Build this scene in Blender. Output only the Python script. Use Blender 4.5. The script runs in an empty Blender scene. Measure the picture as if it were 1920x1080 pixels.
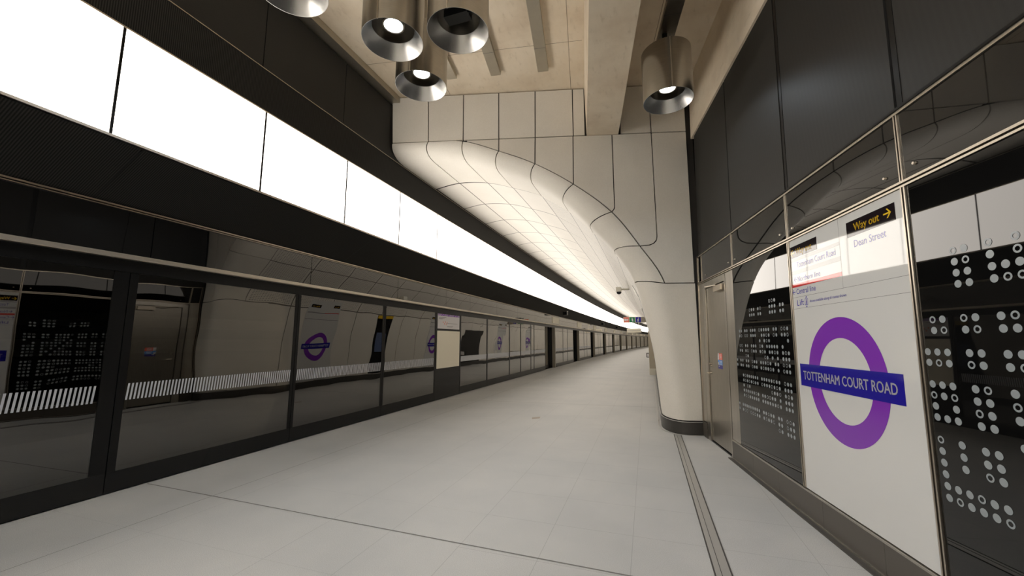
import bpy, bmesh, math, random
from mathutils import Vector, Matrix

C = bpy.context.scene.collection
SC = bpy.context.scene
R = math.radians
random.seed(7)

# ------------------------------------------------------------------ camera, world, exposure
cam_data = bpy.data.cameras.new('camera')
cam = bpy.data.objects.new('camera', cam_data)
C.objects.link(cam)
cam.location = (0, 0, 1.5)
cam.rotation_euler = (R(90 + 7.477), 0, R(18.501))
cam_data.sensor_width = 36
cam_data.lens = 14.0
cam_data.clip_start = 0.05
cam_data.clip_end = 400
SC.camera = cam
world = bpy.data.worlds.new('world')
SC.world = world
world.use_nodes = True
world.node_tree.nodes['Background'].inputs[0].default_value = (1, 0.95, 0.9, 1)
world.node_tree.nodes['Background'].inputs[1].default_value = 0.0
SC.view_settings.view_transform = 'Standard'
SC.view_settings.look = 'None'
SC.view_settings.gamma = 1
SC.view_settings.use_curve_mapping = False
SC.view_settings.exposure = 0.12
SC.cycles.max_bounces = 10
SC.cycles.diffuse_bounces = 5
SC.cycles.glossy_bounces = 5
SC.cycles.transparent_max_bounces = 12
SC.cycles.sample_clamp_indirect = 6
SC.cycles.use_denoising = True
STRIP = 5.4
FILL = 78.0        # radiance of the unseen fill lights added behind the camera          # radiance of the light wall
DRUM_W = 50.0        # watts of each drum downlight

# ------------------------------------------------------------------ materials
def nodes_of(name):
    m = bpy.data.materials.new(name)
    m.use_nodes = True
    nt = m.node_tree
    return m, nt, nt.nodes['Principled BSDF']

def plain(name, col, rough=0.5, metal=0.0, ior=1.45, coat=0.0, spec=None):
    m, nt, b = nodes_of(name)
    b.inputs['Base Color'].default_value = (*col, 1)
    b.inputs['Roughness'].default_value = rough
    b.inputs['Metallic'].default_value = metal
    b.inputs['IOR'].default_value = ior
    b.inputs['Coat Weight'].default_value = coat
    if spec is not None:
        b.inputs['Specular IOR Level'].default_value = spec
    return m

def N(nt, kind, **kw):
    n = nt.nodes.new(kind)
    for k, v in kw.items():
        setattr(n, k, v)
    return n

def math_node(nt, op, a, b=None, c=None):
    n = nt.nodes.new('ShaderNodeMath')
    n.operation = op
    for i, v in enumerate((a, b, c)):
        if v is None:
            continue
        if isinstance(v, (int, float)):
            n.inputs[i].default_value = v
        else:
            nt.links.new(v, n.inputs[i])
    return n.outputs[0]

def mix_col(nt, fac, a, b, blend='MIX'):
    n = nt.nodes.new('ShaderNodeMix')
    n.data_type = 'RGBA'
    n.blend_type = blend
    for sock, v in ((n.inputs['Factor'], fac), (n.inputs['A'], a), (n.inputs['B'], b)):
        if isinstance(v, (int, float)):
            sock.default_value = v
        elif isinstance(v, tuple):
            sock.default_value = (*v, 1)
        else:
            nt.links.new(v, sock)
    return n.outputs['Result']

def ramp(nt, fac, stops):
    n = nt.nodes.new('ShaderNodeValToRGB')
    while len(n.color_ramp.elements) < len(stops):
        n.color_ramp.elements.new(0.5)
    for e, (p, c) in zip(n.color_ramp.elements, stops):
        e.position = p
        e.color = (*c, 1)
    nt.links.new(fac, n.inputs[0])
    return n.outputs[0]

def noise(nt, scale, detail=4, rough=0.5, coord='Object', stretch=None):
    tc = N(nt, 'ShaderNodeTexCoord')
    src = tc.outputs[coord]
    if stretch:
        mp = N(nt, 'ShaderNodeMapping')
        mp.inputs['Scale'].default_value = stretch
        nt.links.new(src, mp.inputs[0])
        src = mp.outputs[0]
    n = N(nt, 'ShaderNodeTexNoise')
    n.inputs['Scale'].default_value = scale
    n.inputs['Detail'].default_value = detail
    n.inputs['Roughness'].default_value = rough
    nt.links.new(src, n.inputs['Vector'])
    return n.outputs['Fac']

def bump(nt, b, height, strength=0.2, dist=0.01):
    n = N(nt, 'ShaderNodeBump')
    n.inputs['Strength'].default_value = strength
    n.inputs['Distance'].default_value = dist
    nt.links.new(height, n.inputs['Height'])
    nt.links.new(n.outputs[0], b.inputs['Normal'])

def mat_floor():
    m, nt, b = nodes_of('terrazzo_floor')
    tc = N(nt, 'ShaderNodeTexCoord')
    sep = N(nt, 'ShaderNodeSeparateXYZ')
    nt.links.new(tc.outputs['Object'], sep.inputs[0])
    x, y = sep.outputs[0], sep.outputs[1]
    # long joints every 0.6 m, cross joints every 0.55 m
    def line(v, pitch, off, w):
        t = math_node(nt, 'FRACT', math_node(nt, 'DIVIDE', math_node(nt, 'SUBTRACT', v, off), pitch))
        d = math_node(nt, 'MINIMUM', t, math_node(nt, 'SUBTRACT', 1.0, t))
        return math_node(nt, 'LESS_THAN', d, w / pitch)
    lx = line(x, 1.21, -0.16, 0.0022)
    lx2 = math_node(nt, 'MULTIPLY', line(x, 1.21, -0.775, 0.0022), math_node(nt, 'GREATER_THAN', x, -2.2))
    ly = math_node(nt, 'MULTIPLY', line(y, 0.5775, 2.85, 0.0022), math_node(nt, 'GREATER_THAN', x, -1.39))
    ly2 = math_node(nt, 'MULTIPLY', line(y, 1.155, 3.43, 0.002), math_node(nt, 'LESS_THAN', x, -1.39))
    ly2 = math_node(nt, 'MULTIPLY', ly2, 0.55)
    lines = math_node(nt, 'MAXIMUM', math_node(nt, 'MAXIMUM', lx, lx2), math_node(nt, 'MAXIMUM', ly, ly2))
    fine = noise(nt, 260, 2, 0.6)
    speck = ramp(nt, fine, [(0.30, (0.35, 0.35, 0.345)), (0.5, (0.49, 0.49, 0.48)), (0.72, (0.61, 0.61, 0.595))])
    big = noise(nt, 0.9, 4, 0.6)
    tone = ramp(nt, big, [(0.3, (0.86, 0.87, 0.88)), (0.7, (1.04, 1.03, 1.02))])
    col = mix_col(nt, 1.0, speck, tone, 'MULTIPLY')
    col = mix_col(nt, math_node(nt, 'MULTIPLY', lines, 0.32), col, (0.10, 0.095, 0.09))
    nt.links.new(col, b.inputs['Base Color'])
    rg = N(nt, 'ShaderNodeMapRange')
    rg.inputs['To Min'].default_value = 0.42
    rg.inputs['To Max'].default_value = 0.6
    nt.links.new(big, rg.inputs['Value'])
    nt.links.new(rg.outputs[0], b.inputs['Roughness'])
    b.inputs['Specular IOR Level'].default_value = 0.35
    bump(nt, b, fine, 0.12, 0.002)
    return m

def mat_concrete():
    m, nt, b = nodes_of('board_marked_concrete')
    n1 = noise(nt, 1.3, 7, 0.62)
    n2 = noise(nt, 14, 5, 0.6, stretch=(1, 0.35, 1))
    c1 = ramp(nt, n1, [(0.30, (0.64, 0.53, 0.40)), (0.52, (0.74, 0.64, 0.50)), (0.72, (0.79, 0.70, 0.57))])
    c2 = ramp(nt, n2, [(0.25, (0.80, 0.77, 0.72)), (0.42, (1, 1, 1)), (0.8, (1.04, 1.03, 1.02))])
    col = mix_col(nt, 0.75, c1, c2, 'MULTIPLY')
    nt.links.new(col, b.inputs['Base Color'])
    b.inputs['Roughness'].default_value = 0.85
    b.inputs['Specular IOR Level'].default_value = 0.2
    bump(nt, b, n2, 0.15, 0.01)
    return m

def mat_cladding():
    m, nt, b = nodes_of('cream_cast_cladding')
    n1 = noise(nt, 2.2, 5, 0.6)
    n2 = noise(nt, 60, 3, 0.6)
    c1 = ramp(nt, n1, [(0.3, (0.70, 0.665, 0.60)), (0.7, (0.74, 0.705, 0.64))])
    c2 = ramp(nt, n2, [(0.3, (0.95, 0.95, 0.94)), (0.7, (1.02, 1.02, 1.02))])
    nt.links.new(mix_col(nt, 1.0, c1, c2, 'MULTIPLY'), b.inputs['Base Color'])
    b.inputs['Roughness'].default_value = 0.5
    b.inputs['Specular IOR Level'].default_value = 0.3
    return m

def mat_tunnel():
    """cream cladding with its panel joints and perforations, laid along the lining (uv.x = joint index, uv.y = metres along)"""
    m, nt, b = nodes_of('tunnel_cladding')
    uv = N(nt, 'ShaderNodeUVMap')
    sep = N(nt, 'ShaderNodeSeparateXYZ')
    nt.links.new(uv.outputs[0], sep.inputs[0])
    u, v = sep.outputs[0], sep.outputs[1]
    def line(t0, pitch, off, w):
        t = math_node(nt, 'FRACT', math_node(nt, 'DIVIDE', math_node(nt, 'SUBTRACT', t0, off), pitch))
        d = math_node(nt, 'MINIMUM', t, math_node(nt, 'SUBTRACT', 1.0, t))
        return math_node(nt, 'LESS_THAN', d, w / pitch)
    upper = math_node(nt, 'GREATER_THAN', u, 0.98)
    lu = math_node(nt, 'MULTIPLY', line(u, 1.0, 0.0, 0.019), upper)
    lv1 = math_node(nt, 'MULTIPLY', line(v, 1.44, 7.7, 0.019), upper)
    lv2 = math_node(nt, 'MULTIPLY', line(v, 1.44, 7.7, 0.013), math_node(nt, 'SUBTRACT', 1.0, upper))
    lines = math_node(nt, 'MAXIMUM', math_node(nt, 'MAXIMUM', lu, lv1), lv2)
    # perforated acoustic panels between joints 1 and 5
    in_perf = math_node(nt, 'MULTIPLY', math_node(nt, 'GREATER_THAN', u, 1.04), math_node(nt, 'LESS_THAN', u, 4.97))
    pu = math_node(nt, 'FRACT', math_node(nt, 'MULTIPLY', u, 15.0))
    pv = math_node(nt, 'FRACT', math_node(nt, 'MULTIPLY', v, 14.0))
    slot = math_node(nt, 'MULTIPLY', math_node(nt, 'LESS_THAN', pu, 0.42), math_node(nt, 'LESS_THAN', pv, 0.6))
    fr = math_node(nt, 'FRACT', math_node(nt, 'DIVIDE', math_node(nt, 'SUBTRACT', v, 7.7), 1.44))
    edge = math_node(nt, 'MULTIPLY', math_node(nt, 'GREATER_THAN', fr, 0.05), math_node(nt, 'LESS_THAN', fr, 0.95))
    slot = math_node(nt, 'MULTIPLY', math_node(nt, 'MULTIPLY', slot, in_perf), edge)
    n1 = noise(nt, 2.2, 5, 0.6)
    c1 = ramp(nt, n1, [(0.3, (0.70, 0.665, 0.60)), (0.7, (0.74, 0.705, 0.64))])
    col = mix_col(nt, math_node(nt, 'MULTIPLY', slot, 0.55), c1, (0.05, 0.045, 0.04))
    col = mix_col(nt, math_node(nt, 'MULTIPLY', lines, 0.9), col, (0.10, 0.083, 0.068))
    nt.links.new(col, b.inputs['Base Color'])
    b.inputs['Roughness'].default_value = 0.45
    b.inputs['Specular IOR Level'].default_value = 0.3
    return m

def mat_brushed(name, col, rough, streak=(1, 1, 40), amount=0.12, metal=1.0, aniso=0.0):
    m, nt, b = nodes_of(name)
    n = noise(nt, 9, 5, 0.6, stretch=streak)
    lo = tuple(c * (1 - amount) for c in col)
    hi = tuple(min(1, c * (1 + amount)) for c in col)
    nt.links.new(ramp(nt, n, [(0.3, lo), (0.7, hi)]), b.inputs['Base Color'])
    b.inputs['Metallic'].default_value = metal
    b.inputs['Roughness'].default_value = rough
    b.inputs['Anisotropic'].default_value = aniso
    return m

def mat_louvre():
    m, nt, b = nodes_of('black_ribbed_panel')
    tc = N(nt, 'ShaderNodeTexCoord')
    sep = N(nt, 'ShaderNodeSeparateXYZ')
    nt.links.new(tc.outputs['Object'], sep.inputs[0])
    s = math_node(nt, 'SINE', math_node(nt, 'MULTIPLY', sep.outputs[1], 2 * math.pi / 0.018))
    fac = math_node(nt, 'MULTIPLY_ADD', s, 0.5, 0.5)
    nt.links.new(ramp(nt, fac, [(0, (0.008, 0.008, 0.0075)), (1, (0.036, 0.034, 0.031))]), b.inputs['Base Color'])
    b.inputs['Roughness'].default_value = 0.6
    b.inputs['Specular IOR Level'].default_value = 0.12
    return m

def mat_mesh_panel():
    m, nt, b = nodes_of('charcoal_mesh_panel')
    tc = N(nt, 'ShaderNodeTexCoord')
    v = N(nt, 'ShaderNodeTexVoronoi')
    v.inputs['Scale'].default_value = 150
    v.inputs['Randomness'].default_value = 0.0
    nt.links.new(tc.outputs['Object'], v.inputs['Vector'])
    nt.links.new(ramp(nt, v.outputs['Distance'], [(0.2, (0.019, 0.018, 0.0165)), (0.55, (0.025, 0.024, 0.022))]), b.inputs['Base Color'])
    b.inputs['Roughness'].default_value = 0.48
    b.inputs['Specular IOR Level'].default_value = 0.2
    return m

def mat_emit(name, col, strength):
    m = bpy.data.materials.new(name)
    m.use_nodes = True
    nt = m.node_tree
    nt.nodes.clear()
    e = N(nt, 'ShaderNodeEmission')
    o = N(nt, 'ShaderNodeOutputMaterial')
    e.inputs[0].default_value = (*col, 1)
    e.inputs[1].default_value = strength
    nt.links.new(e.outputs[0], o.inputs[0])
    return m

def mat_screen_glass(name, tint, ior, wave=0.0, faces=3.0, opaque=False):
    """dark tinted safety glass: mirrors by Fresnel, lets a little of the track side through"""
    m = bpy.data.materials.new(name)
    m.use_nodes = True
    nt = m.node_tree
    nt.nodes.clear()
    o = N(nt, 'ShaderNodeOutputMaterial')
    tr = N(nt, 'ShaderNodeBsdfDiffuse' if opaque else 'ShaderNodeBsdfTransparent')
    tr.inputs[0].default_value = (*tint, 1)
    gl = N(nt, 'ShaderNodeBsdfGlossy')
    gl.inputs['Roughness'].default_value = 0.012
    gl.inputs['Color'].default_value = (0.97, 0.95, 0.92, 1)
    fr = N(nt, 'ShaderNodeFresnel')
    fr.inputs['IOR'].default_value = ior
    mx = N(nt, 'ShaderNodeMixShader')
    # several glass faces in a row mirror more: nR / (1 + (n-1)R)
    r_ = fr.outputs[0]
    tot = math_node(nt, 'DIVIDE', math_node(nt, 'MULTIPLY', r_, faces), math_node(nt, 'MULTIPLY_ADD', r_, faces - 1.0, 1.0))
    nt.links.new(tot, mx.inputs[0])
    nt.links.new(tr.outputs[0], mx.inputs[1])
    nt.links.new(gl.outputs[0], mx.inputs[2])
    nt.links.new(mx.outputs[0], o.inputs[0])
    if wave:
        h = noise(nt, 1.1, 1, 0.5)
        bn = N(nt, 'ShaderNodeBump')
        bn.inputs['Strength'].default_value = wave
        bn.inputs['Distance'].default_value = 0.02
        nt.links.new(h, bn.inputs['Height'])
        nt.links.new(bn.outputs[0], gl.inputs['Normal'])
        nt.links.new(bn.outputs[0], fr.inputs['Normal'])
    return m

M = dict(
    floor=mat_floor(), concrete=mat_concrete(), clad=mat_cladding(), tunnel=mat_tunnel(),
    louvre=mat_louvre(), mesh=mat_mesh_panel(),
    back=plain('dark_backing', (0.03, 0.027, 0.024), 0.8),
    black=plain('black_frame', (0.006, 0.006, 0.006), 0.3, spec=0.25),
    kick=plain('black_kick_plate', (0.008, 0.008, 0.008), 0.25, spec=0.3),
    gloss=plain('black_glass', (0.004, 0.004, 0.004), 0.015, ior=1.55),
    header=mat_screen_glass('black_header_glass', (0.006, 0.006, 0.006), 1.5, 0.15, 2.6, True),
    sign=plain('white_back_painted_glass', (0.62, 0.62, 0.605), 0.03, ior=1.62),
    steel=mat_brushed('brushed_stainless', (0.50, 0.47, 0.42), 0.30, (1, 1, 0.06), 0.10),
    steel_door=mat_brushed('brushed_door_steel', (0.40, 0.37, 0.32), 0.34, (14, 14, 0.4), 0.12),
    trim=plain('polished_trim', (0.54, 0.48, 0.40), 0.34, 1.0),
    rail=plain('champagne_rail', (0.62, 0.56, 0.48), 0.38, 1.0),
    drum=mat_brushed('drum_steel', (0.44, 0.42, 0.385), 0.27, (1, 1, 30), 0.12, aniso=0.5),
    cone=mat_brushed('cone_steel', (0.66, 0.65, 0.63), 0.27, (1, 1, 1), 0.05, aniso=0.6),
    pylon=mat_brushed('bronze_steel', (0.30, 0.27, 0.22), 0.4, (1, 1, 0.1), 0.1),
    trunk=mat_brushed('trunking_steel', (0.50, 0.46, 0.38), 0.36, (1, 1, 0.1), 0.04, metal=0.85),
    skirt=plain('dark_granite', (0.040, 0.037, 0.033), 0.38),
    skirt2=plain('brown_granite', (0.075, 0.066, 0.055), 0.35),
    dot=plain('pale_blue_dot', (0.26, 0.285, 0.30), 0.25),
    purple=plain('purple_enamel', (0.195, 0.035, 0.40), 0.05, ior=1.5),
    blue=plain('blue_enamel', (0.016, 0.012, 0.27), 0.05, ior=1.5),
    white=plain('white_lettering', (0.62, 0.62, 0.64), 0.03, ior=1.62),
    yellow=plain('yellow_lettering', (0.75, 0.48, 0.03), 0.03, ior=1.62),
    wayblack=plain('way_out_black', (0.012, 0.008, 0.010), 0.03, ior=1.6),
    navy=plain('navy_lettering', (0.06, 0.045, 0.36), 0.03, ior=1.62),
    fade=plain('grey_line', (0.40, 0.395, 0.385), 0.03, ior=1.62),
    red=plain('red_line', (0.62, 0.035, 0.03), 0.03, ior=1.62),
    hair=plain('hairline_grey', (0.20, 0.20, 0.20), 0.1, ior=1.6),
    cream=plain('blank_poster', (0.78, 0.73, 0.60), 0.45),
    paper=plain('white_sheet', (0.62, 0.61, 0.62), 0.4),
    lilac=plain('purple_header', (0.28, 0.19, 0.40), 0.4),
    frost=plain('frosted_stripe', (0.50, 0.51, 0.54), 0.5),
    glass=mat_screen_glass('tinted_screen_glass', (0.30, 0.29, 0.26), 1.5, 0.25, 3.0),
    strip=mat_emit('light_wall', (1.0, 0.925, 0.835), STRIP),
    led=mat_emit('led_lens', (0.78, 0.92, 1.0), 14.0),
    orange=plain('orange_sticker', (0.75, 0.10, 0.05), 0.4),
    sky=plain('blue_sticker', (0.08, 0.25, 0.60), 0.4),
    indigo=plain('navy_sticker', (0.05, 0.04, 0.22), 0.4),
    green=plain('green_sign', (0.01, 0.20, 0.07), 0.3),
    pink=plain('red_sign', (0.75, 0.20, 0.14), 0.3),
    camw=plain('camera_housing', (0.62, 0.59, 0.50), 0.4),
    dome=plain('dark_dome', (0.02, 0.02, 0.02), 0.08),
    tray=plain('galvanised_tray', (0.40, 0.37, 0.32), 0.5, 0.4),
    lining=plain('track_tunnel_lining', (0.05, 0.045, 0.04), 0.8),
    ballast=plain('track_slab', (0.10, 0.09, 0.08), 0.9),
    drain=plain('drain_steel', (0.52, 0.51, 0.49), 0.4, 0.6),
    slot=plain('drain_slot', (0.06, 0.055, 0.05), 0.6),
    grout=plain('expansion_joint', (0.17, 0.165, 0.155), 0.7),
    hatch=plain('brown_mark', (0.36, 0.31, 0.26), 0.7),
)

# ------------------------------------------------------------------ mesh helpers
class MB:
    def __init__(self):
        self.v, self.f, self.uv = [], [], None
    def add(self, verts, faces):
        n = len(self.v)
        self.v += [tuple(p) for p in verts]
        self.f += [tuple(i + n for i in f) for f in faces]
        return self
    def box(self, x0, x1, y0, y1, z0, z1, fr=None):
        p = [(x, y, z) for z in (z0, z1) for y in (y0, y1) for x in (x0, x1)]
        if fr:
            p = [fr(*q) for q in p]
        return self.add(p, [(0, 2, 3, 1), (4, 5, 7, 6), (0, 1, 5, 4), (2, 6, 7, 3), (0, 4, 6, 2), (1, 3, 7, 5)])
    def quad(self, *p):
        return self.add(p, [tuple(range(len(p)))])
    def cyl(self, c, r, z0, z1, seg=24, r2=None, caps=True):
        r2 = r if r2 is None else r2
        a = [(c[0] + r * math.cos(2 * math.pi * i / seg), c[1] + r * math.sin(2 * math.pi * i / seg), z0) for i in range(seg)]
        b = [(c[0] + r2 * math.cos(2 * math.pi * i / seg), c[1] + r2 * math.sin(2 * math.pi * i / seg), z1) for i in range(seg)]
        f = [(i, (i + 1) % seg, seg + (i + 1) % seg, seg + i) for i in range(seg)]
        if caps:
            f += [tuple(range(seg))[::-1], tuple(range(seg, 2 * seg))]
        return self.add(a + b, f)
    def lathe(self, c, prof, seg=48):
        n = len(prof)
        vs, fs = [], []
        for i in range(seg):
            a = 2 * math.pi * i / seg
            vs += [(c[0] + r * math.cos(a), c[1] + r * math.sin(a), z) for r, z in prof]
        for i in range(seg):
            j = (i + 1) % seg
            for k in range(n - 1):
                fs.append((i * n + k, j * n + k, j * n + k + 1, i * n + k + 1))
        return self.add(vs, fs)
    def tube(self, pts, r, seg=10):
        pts = [Vector(p) for p in pts]
        rings = []
        for i, p in enumerate(pts):
            t = (pts[min(i + 1, len(pts) - 1)] - pts[max(i - 1, 0)]).normalized()
            a = t.orthogonal().normalized()
            b = t.cross(a)
            if rings:
                a = (rings[-1][0] - t * rings[-1][0].dot(t)).normalized()
                b = t.cross(a)
            rings.append((a, b, p))
        vs = []
        for a, b, p in rings:
            vs += [p + (a * math.cos(2 * math.pi * k / seg) + b * math.sin(2 * math.pi * k / seg)) * r for k in range(seg)]
        fs = []
        for i in range(len(pts) - 1):
            for k in range(seg):
                fs.append((i * seg + k, i * seg + (k + 1) % seg, (i + 1) * seg + (k + 1) % seg, (i + 1) * seg + k))
        fs += [tuple(range(seg))[::-1], tuple(range((len(pts) - 1) * seg, len(pts) * seg))]
        return self.add(vs, fs)
    def poly_prism(self, pts2, d0, d1, fr):
        """polygon in (a, b) pushed from depth d0 to d1 by the frame fr(a, b, d)"""
        n = len(pts2)
        v = [fr(a, b, d0) for a, b in pts2] + [fr(a, b, d1) for a, b in pts2]
        f = [tuple(range(n))[::-1], tuple(range(n, 2 * n))]
        f += [(i, (i + 1) % n, n + (i + 1) % n, n + i) for i in range(n)]
        return self.add(v, f)
    def build(self, name, mat, parent=None, smooth=False, recalc=True):
        me = bpy.data.meshes.new(name)
        # keep coordinates local to the thing's own origin
        off = Vector(parent['_o']) if parent is not None and '_o' in parent else Vector((0, 0, 0))
        me.from_pydata([tuple(Vector(p) - off) for p in self.v], [], self.f)
        if recalc:
            bm = bmesh.new()
            bm.from_mesh(me)
            bmesh.ops.recalc_face_normals(bm, faces=bm.faces)
            bm.to_mesh(me)
            bm.free()
        me.materials.append(mat)
        if smooth:
            for p in me.polygons:
                p.use_smooth = True
        me.update()
        o = bpy.data.objects.new(name, me)
        C.objects.link(o)
        if parent is not None:
            o.parent = parent
            if '_o' in parent:
                o['_o'] = tuple(parent['_o'])
        return o

def grid(mb, rows, close=False):
    """rows of equal length -> quads"""
    n = len(rows[0])
    vs = [p for r in rows for p in r]
    fs = []
    for i in range(len(rows) - 1):
        for k in range(n - 1):
            fs.append((i * n + k, i * n + k + 1, (i + 1) * n + k + 1, (i + 1) * n + k))
    return mb.add(vs, fs)

def auto_smooth(o, deg=35):
    me = o.data
    for p in me.polygons:
        p.use_smooth = True
    try:
        me.set_sharp_from_angle(angle=R(deg))
    except Exception:
        pass

def tag(o, label, cat, group=None, kind=None):
    o['label'] = label
    o['category'] = cat
    if group:
        o['group'] = group
    if kind:
        o['kind'] = kind
    return o

def thing(name, label, cat, loc=(0, 0, 0), group=None):
    o = bpy.data.objects.new(name, None)
    o.empty_display_size = 0.1
    C.objects.link(o)
    o.location = loc
    o['_o'] = tuple(loc)
    return tag(o, label, cat, group)

def struct(o, label=None):
    o['kind'] = 'structure'
    if label:
        o['label'] = label
    return o

def struct_root(name, label=None):
    o = bpy.data.objects.new(name, None)
    C.objects.link(o)
    return struct(o, label)

ORD = ['first', 'second', 'third', 'fourth', 'fifth', 'sixth', 'seventh', 'eighth', 'ninth', 'tenth', 'eleventh', 'twelfth',
       'thirteenth', 'fourteenth', 'fifteenth', 'sixteenth', 'seventeenth', 'eighteenth', 'nineteenth', 'twentieth']

def text_mesh(s, size, bold=0.0, align='LEFT', squeeze=1.0):
    cu = bpy.data.curves.new('lettering', 'FONT')
    cu.body = s
    cu.size = size
    cu.offset = bold * size
    cu.align_x = align
    cu.resolution_u = 3
    o = bpy.data.objects.new('lettering', cu)
    C.objects.link(o)
    dg = bpy.context.evaluated_depsgraph_get()
    dg.update()
    me = bpy.data.meshes.new_from_object(o.evaluated_get(dg))
    vs = [(v.co.x * squeeze, v.co.y) for v in me.vertices]
    fs = [tuple(p.vertices) for p in me.polygons]
    bpy.data.objects.remove(o)
    bpy.data.curves.remove(cu)
    bpy.data.meshes.remove(me)
    return vs, fs

def text_fit(s, width, cap, bold=0.0):
    """lettering with a given cap height, squeezed or stretched to a given width, left edge and baseline at zero"""
    vs, fs = text_mesh(s, 1.0)
    if bold:      # heavier strokes: the same letters laid again a hair to each side
        n = len(vs); base, bf = list(vs), list(fs)
        for k, (dx, dy) in enumerate(((bold, 0), (-bold, 0), (0, bold * .6), (0, -bold * .6))):
            vs = vs + [(a + dx, b + dy) for a, b in base]
            fs = fs + [tuple(i + n * (k + 1) for i in f) for f in bf]
    x0 = min(v[0] for v in vs); x1 = max(v[0] for v in vs)
    hv, _ = text_mesh('H', 1.0)
    h0 = min(v[1] for v in hv); h1 = max(v[1] for v in hv)
    return [((v[0] - x0) / (x1 - x0) * width, (v[1] - h0) / (h1 - h0) * cap) for v in vs], fs

def ring2(cx, cy, r0, r1, seg=64, ax=1.0):
    vs = []
    for i in range(seg):
        a = 2 * math.pi * i / seg
        vs += [(cx + ax * r0 * math.cos(a), cy + r0 * math.sin(a)), (cx + ax * r1 * math.cos(a), cy + r1 * math.sin(a))]
    fs = [(2 * i, 2 * i + 1, 2 * ((i + 1) % seg) + 1, 2 * ((i + 1) % seg)) for i in range(seg)]
    return vs, fs

def disc2(cx, cy, r, seg=20):
    return [(cx + r * math.cos(2 * math.pi * i / seg), cy + r * math.sin(2 * math.pi * i / seg)) for i in range(seg)], [tuple(range(seg))]

def rect2(a0, a1, b0, b1):
    return [(a0, b0), (a1, b0), (a1, b1), (a0, b1)], [(0, 1, 2, 3)]

def flat(mb, vf, fr, d):
    vs, fs = vf
    return mb.add([fr(a, b, d) for a, b in vs], fs)

# ------------------------------------------------------------------ the place's own frames
Y_NEAR, Y_FAR = -14.0, 112.0
def wx(y):
    """platform edge: straight, then a very wide curve to the right"""
    return -5.085 + max(0.0, y - 2.4) ** 2 / 1832.0

def stations(y0, y1, step=2.0):
    n = max(1, int(math.ceil((y1 - y0) / step)))
    return [y0 + (y1 - y0) * i / n for i in range(n + 1)]

def sweep(mb, prof, y0, y1, step=2.0, closed=True, caps=True):
    """profile of (offset from platform edge, z) carried along the curve"""
    ys = stations(y0, y1, step)
    n = len(prof)
    vs = [(wx(y) + a, y, z) for y in ys for a, z in prof]
    fs = []
    m = n if closed else n - 1
    for i in range(len(ys) - 1):
        for k in range(m):
            fs.append((i * n + k, i * n + (k + 1) % n, (i + 1) * n + (k + 1) % n, (i + 1) * n + k))
    if closed and caps:
        fs += [tuple(range(n))[::-1], tuple(range((len(ys) - 1) * n, len(ys) * n))]
    return mb.add(vs, fs)

def rect_prof(a0, a1, z0, z1):
    return [(a0, z0), (a1, z0), (a1, z1), (a0, z1)]

def scr(y, z, d):
    """frame of the screen wall: along, up, out towards the platform"""
    return (wx(y) + d, y, z)

# right-hand wall: u runs along the wall towards the camera, w up, d out into the platform
RP = Vector((1.40, 3.38, 0)); RD = Vector((-0.1465, 0.9892, 0)).normalized(); RN = Vector((-RD.y, RD.x, 0))
def rw(u, z, d=0.0):
    # the wall leans back by about one degree
    p = RP - RD * u + RN * (d - (z - 1.2) * LEAN)
    return (p.x, p.y, z)
LEAN = 0.0195

# portal face: e runs from the right-hand wall to the left, z up, d out towards the camera
PO = Vector((0.83, 7.235, 0)); PD = Vector((-0.971, -0.240, 0)).normalized(); PN = Vector((0.240, -0.971, 0)).normalized()
def pf(e, z, d=0.0):
    p = PO + PD * e + PN * d
    return (p.x, p.y, z)

def catmull(P, sub):
    out = []
    n = len(P)
    for i in range(n - 1):
        p0 = P[max(i - 1, 0)]; p1 = P[i]; p2 = P[i + 1]; p3 = P[min(i + 2, n - 1)]
        for k in range(sub):
            t = k / sub
            out.append(tuple(0.5 * (2 * b + (c - a) * t + (2 * a - 5 * b + 4 * c - d) * t * t + (3 * b - a - 3 * c + d) * t ** 3)
                             for a, b, c, d in zip(p0, p1, p2, p3)))
    out.append(tuple(P[-1]))
    return out

# lining profile of the platform tunnel (offset from the platform edge, z), from the floor up and over
PR = [(5.305, 0.0), (5.298, 0.22), (5.25, 0.92), (5.175, 1.48), (5.065, 2.0), (4.926, 2.529), (4.593, 3.119), (4.18, 3.584),
      (3.707, 4.063), (3.152, 4.451), (2.522, 4.709), (1.94, 4.894), (1.267, 4.972), (0.685, 4.905)]
# joint index of each profile point: 0 at the floor, 1 at the top of the plain lower panels, then one per panel
PRU = [0, 0.1, 0.3, 0.5, 0.75, 1, 2, 3, 4, 5, 6, 7, 8, 9]
PRD = catmull([(a, z, u) for (a, z), u in zip(PR, PRU)], 6)
ARC = [0.0]
for i in range(1, len(PRD)):
    ARC.append(ARC[-1] + math.hypot(PRD[i][0] - PRD[i - 1][0], PRD[i][1] - PRD[i - 1][1]))
def tun(y, s, d=0.0):
    """frame of the curved lining: along the platform, distance up the lining from the floor, out into the tunnel"""
    i = 1
    while i < len(ARC) - 1 and ARC[i] < s:
        i += 1
    t = (s - ARC[i - 1]) / (ARC[i] - ARC[i - 1])
    a = PRD[i - 1][0] + (PRD[i][0] - PRD[i - 1][0]) * t
    z = PRD[i - 1][1] + (PRD[i][1] - PRD[i - 1][1]) * t
    tx = PRD[i][0] - PRD[i - 1][0]; tz = PRD[i][1] - PRD[i - 1][1]
    l = math.hypot(tx, tz)
    return (wx(y) + a - tz / l * d, y, z + tx / l * d)

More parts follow.
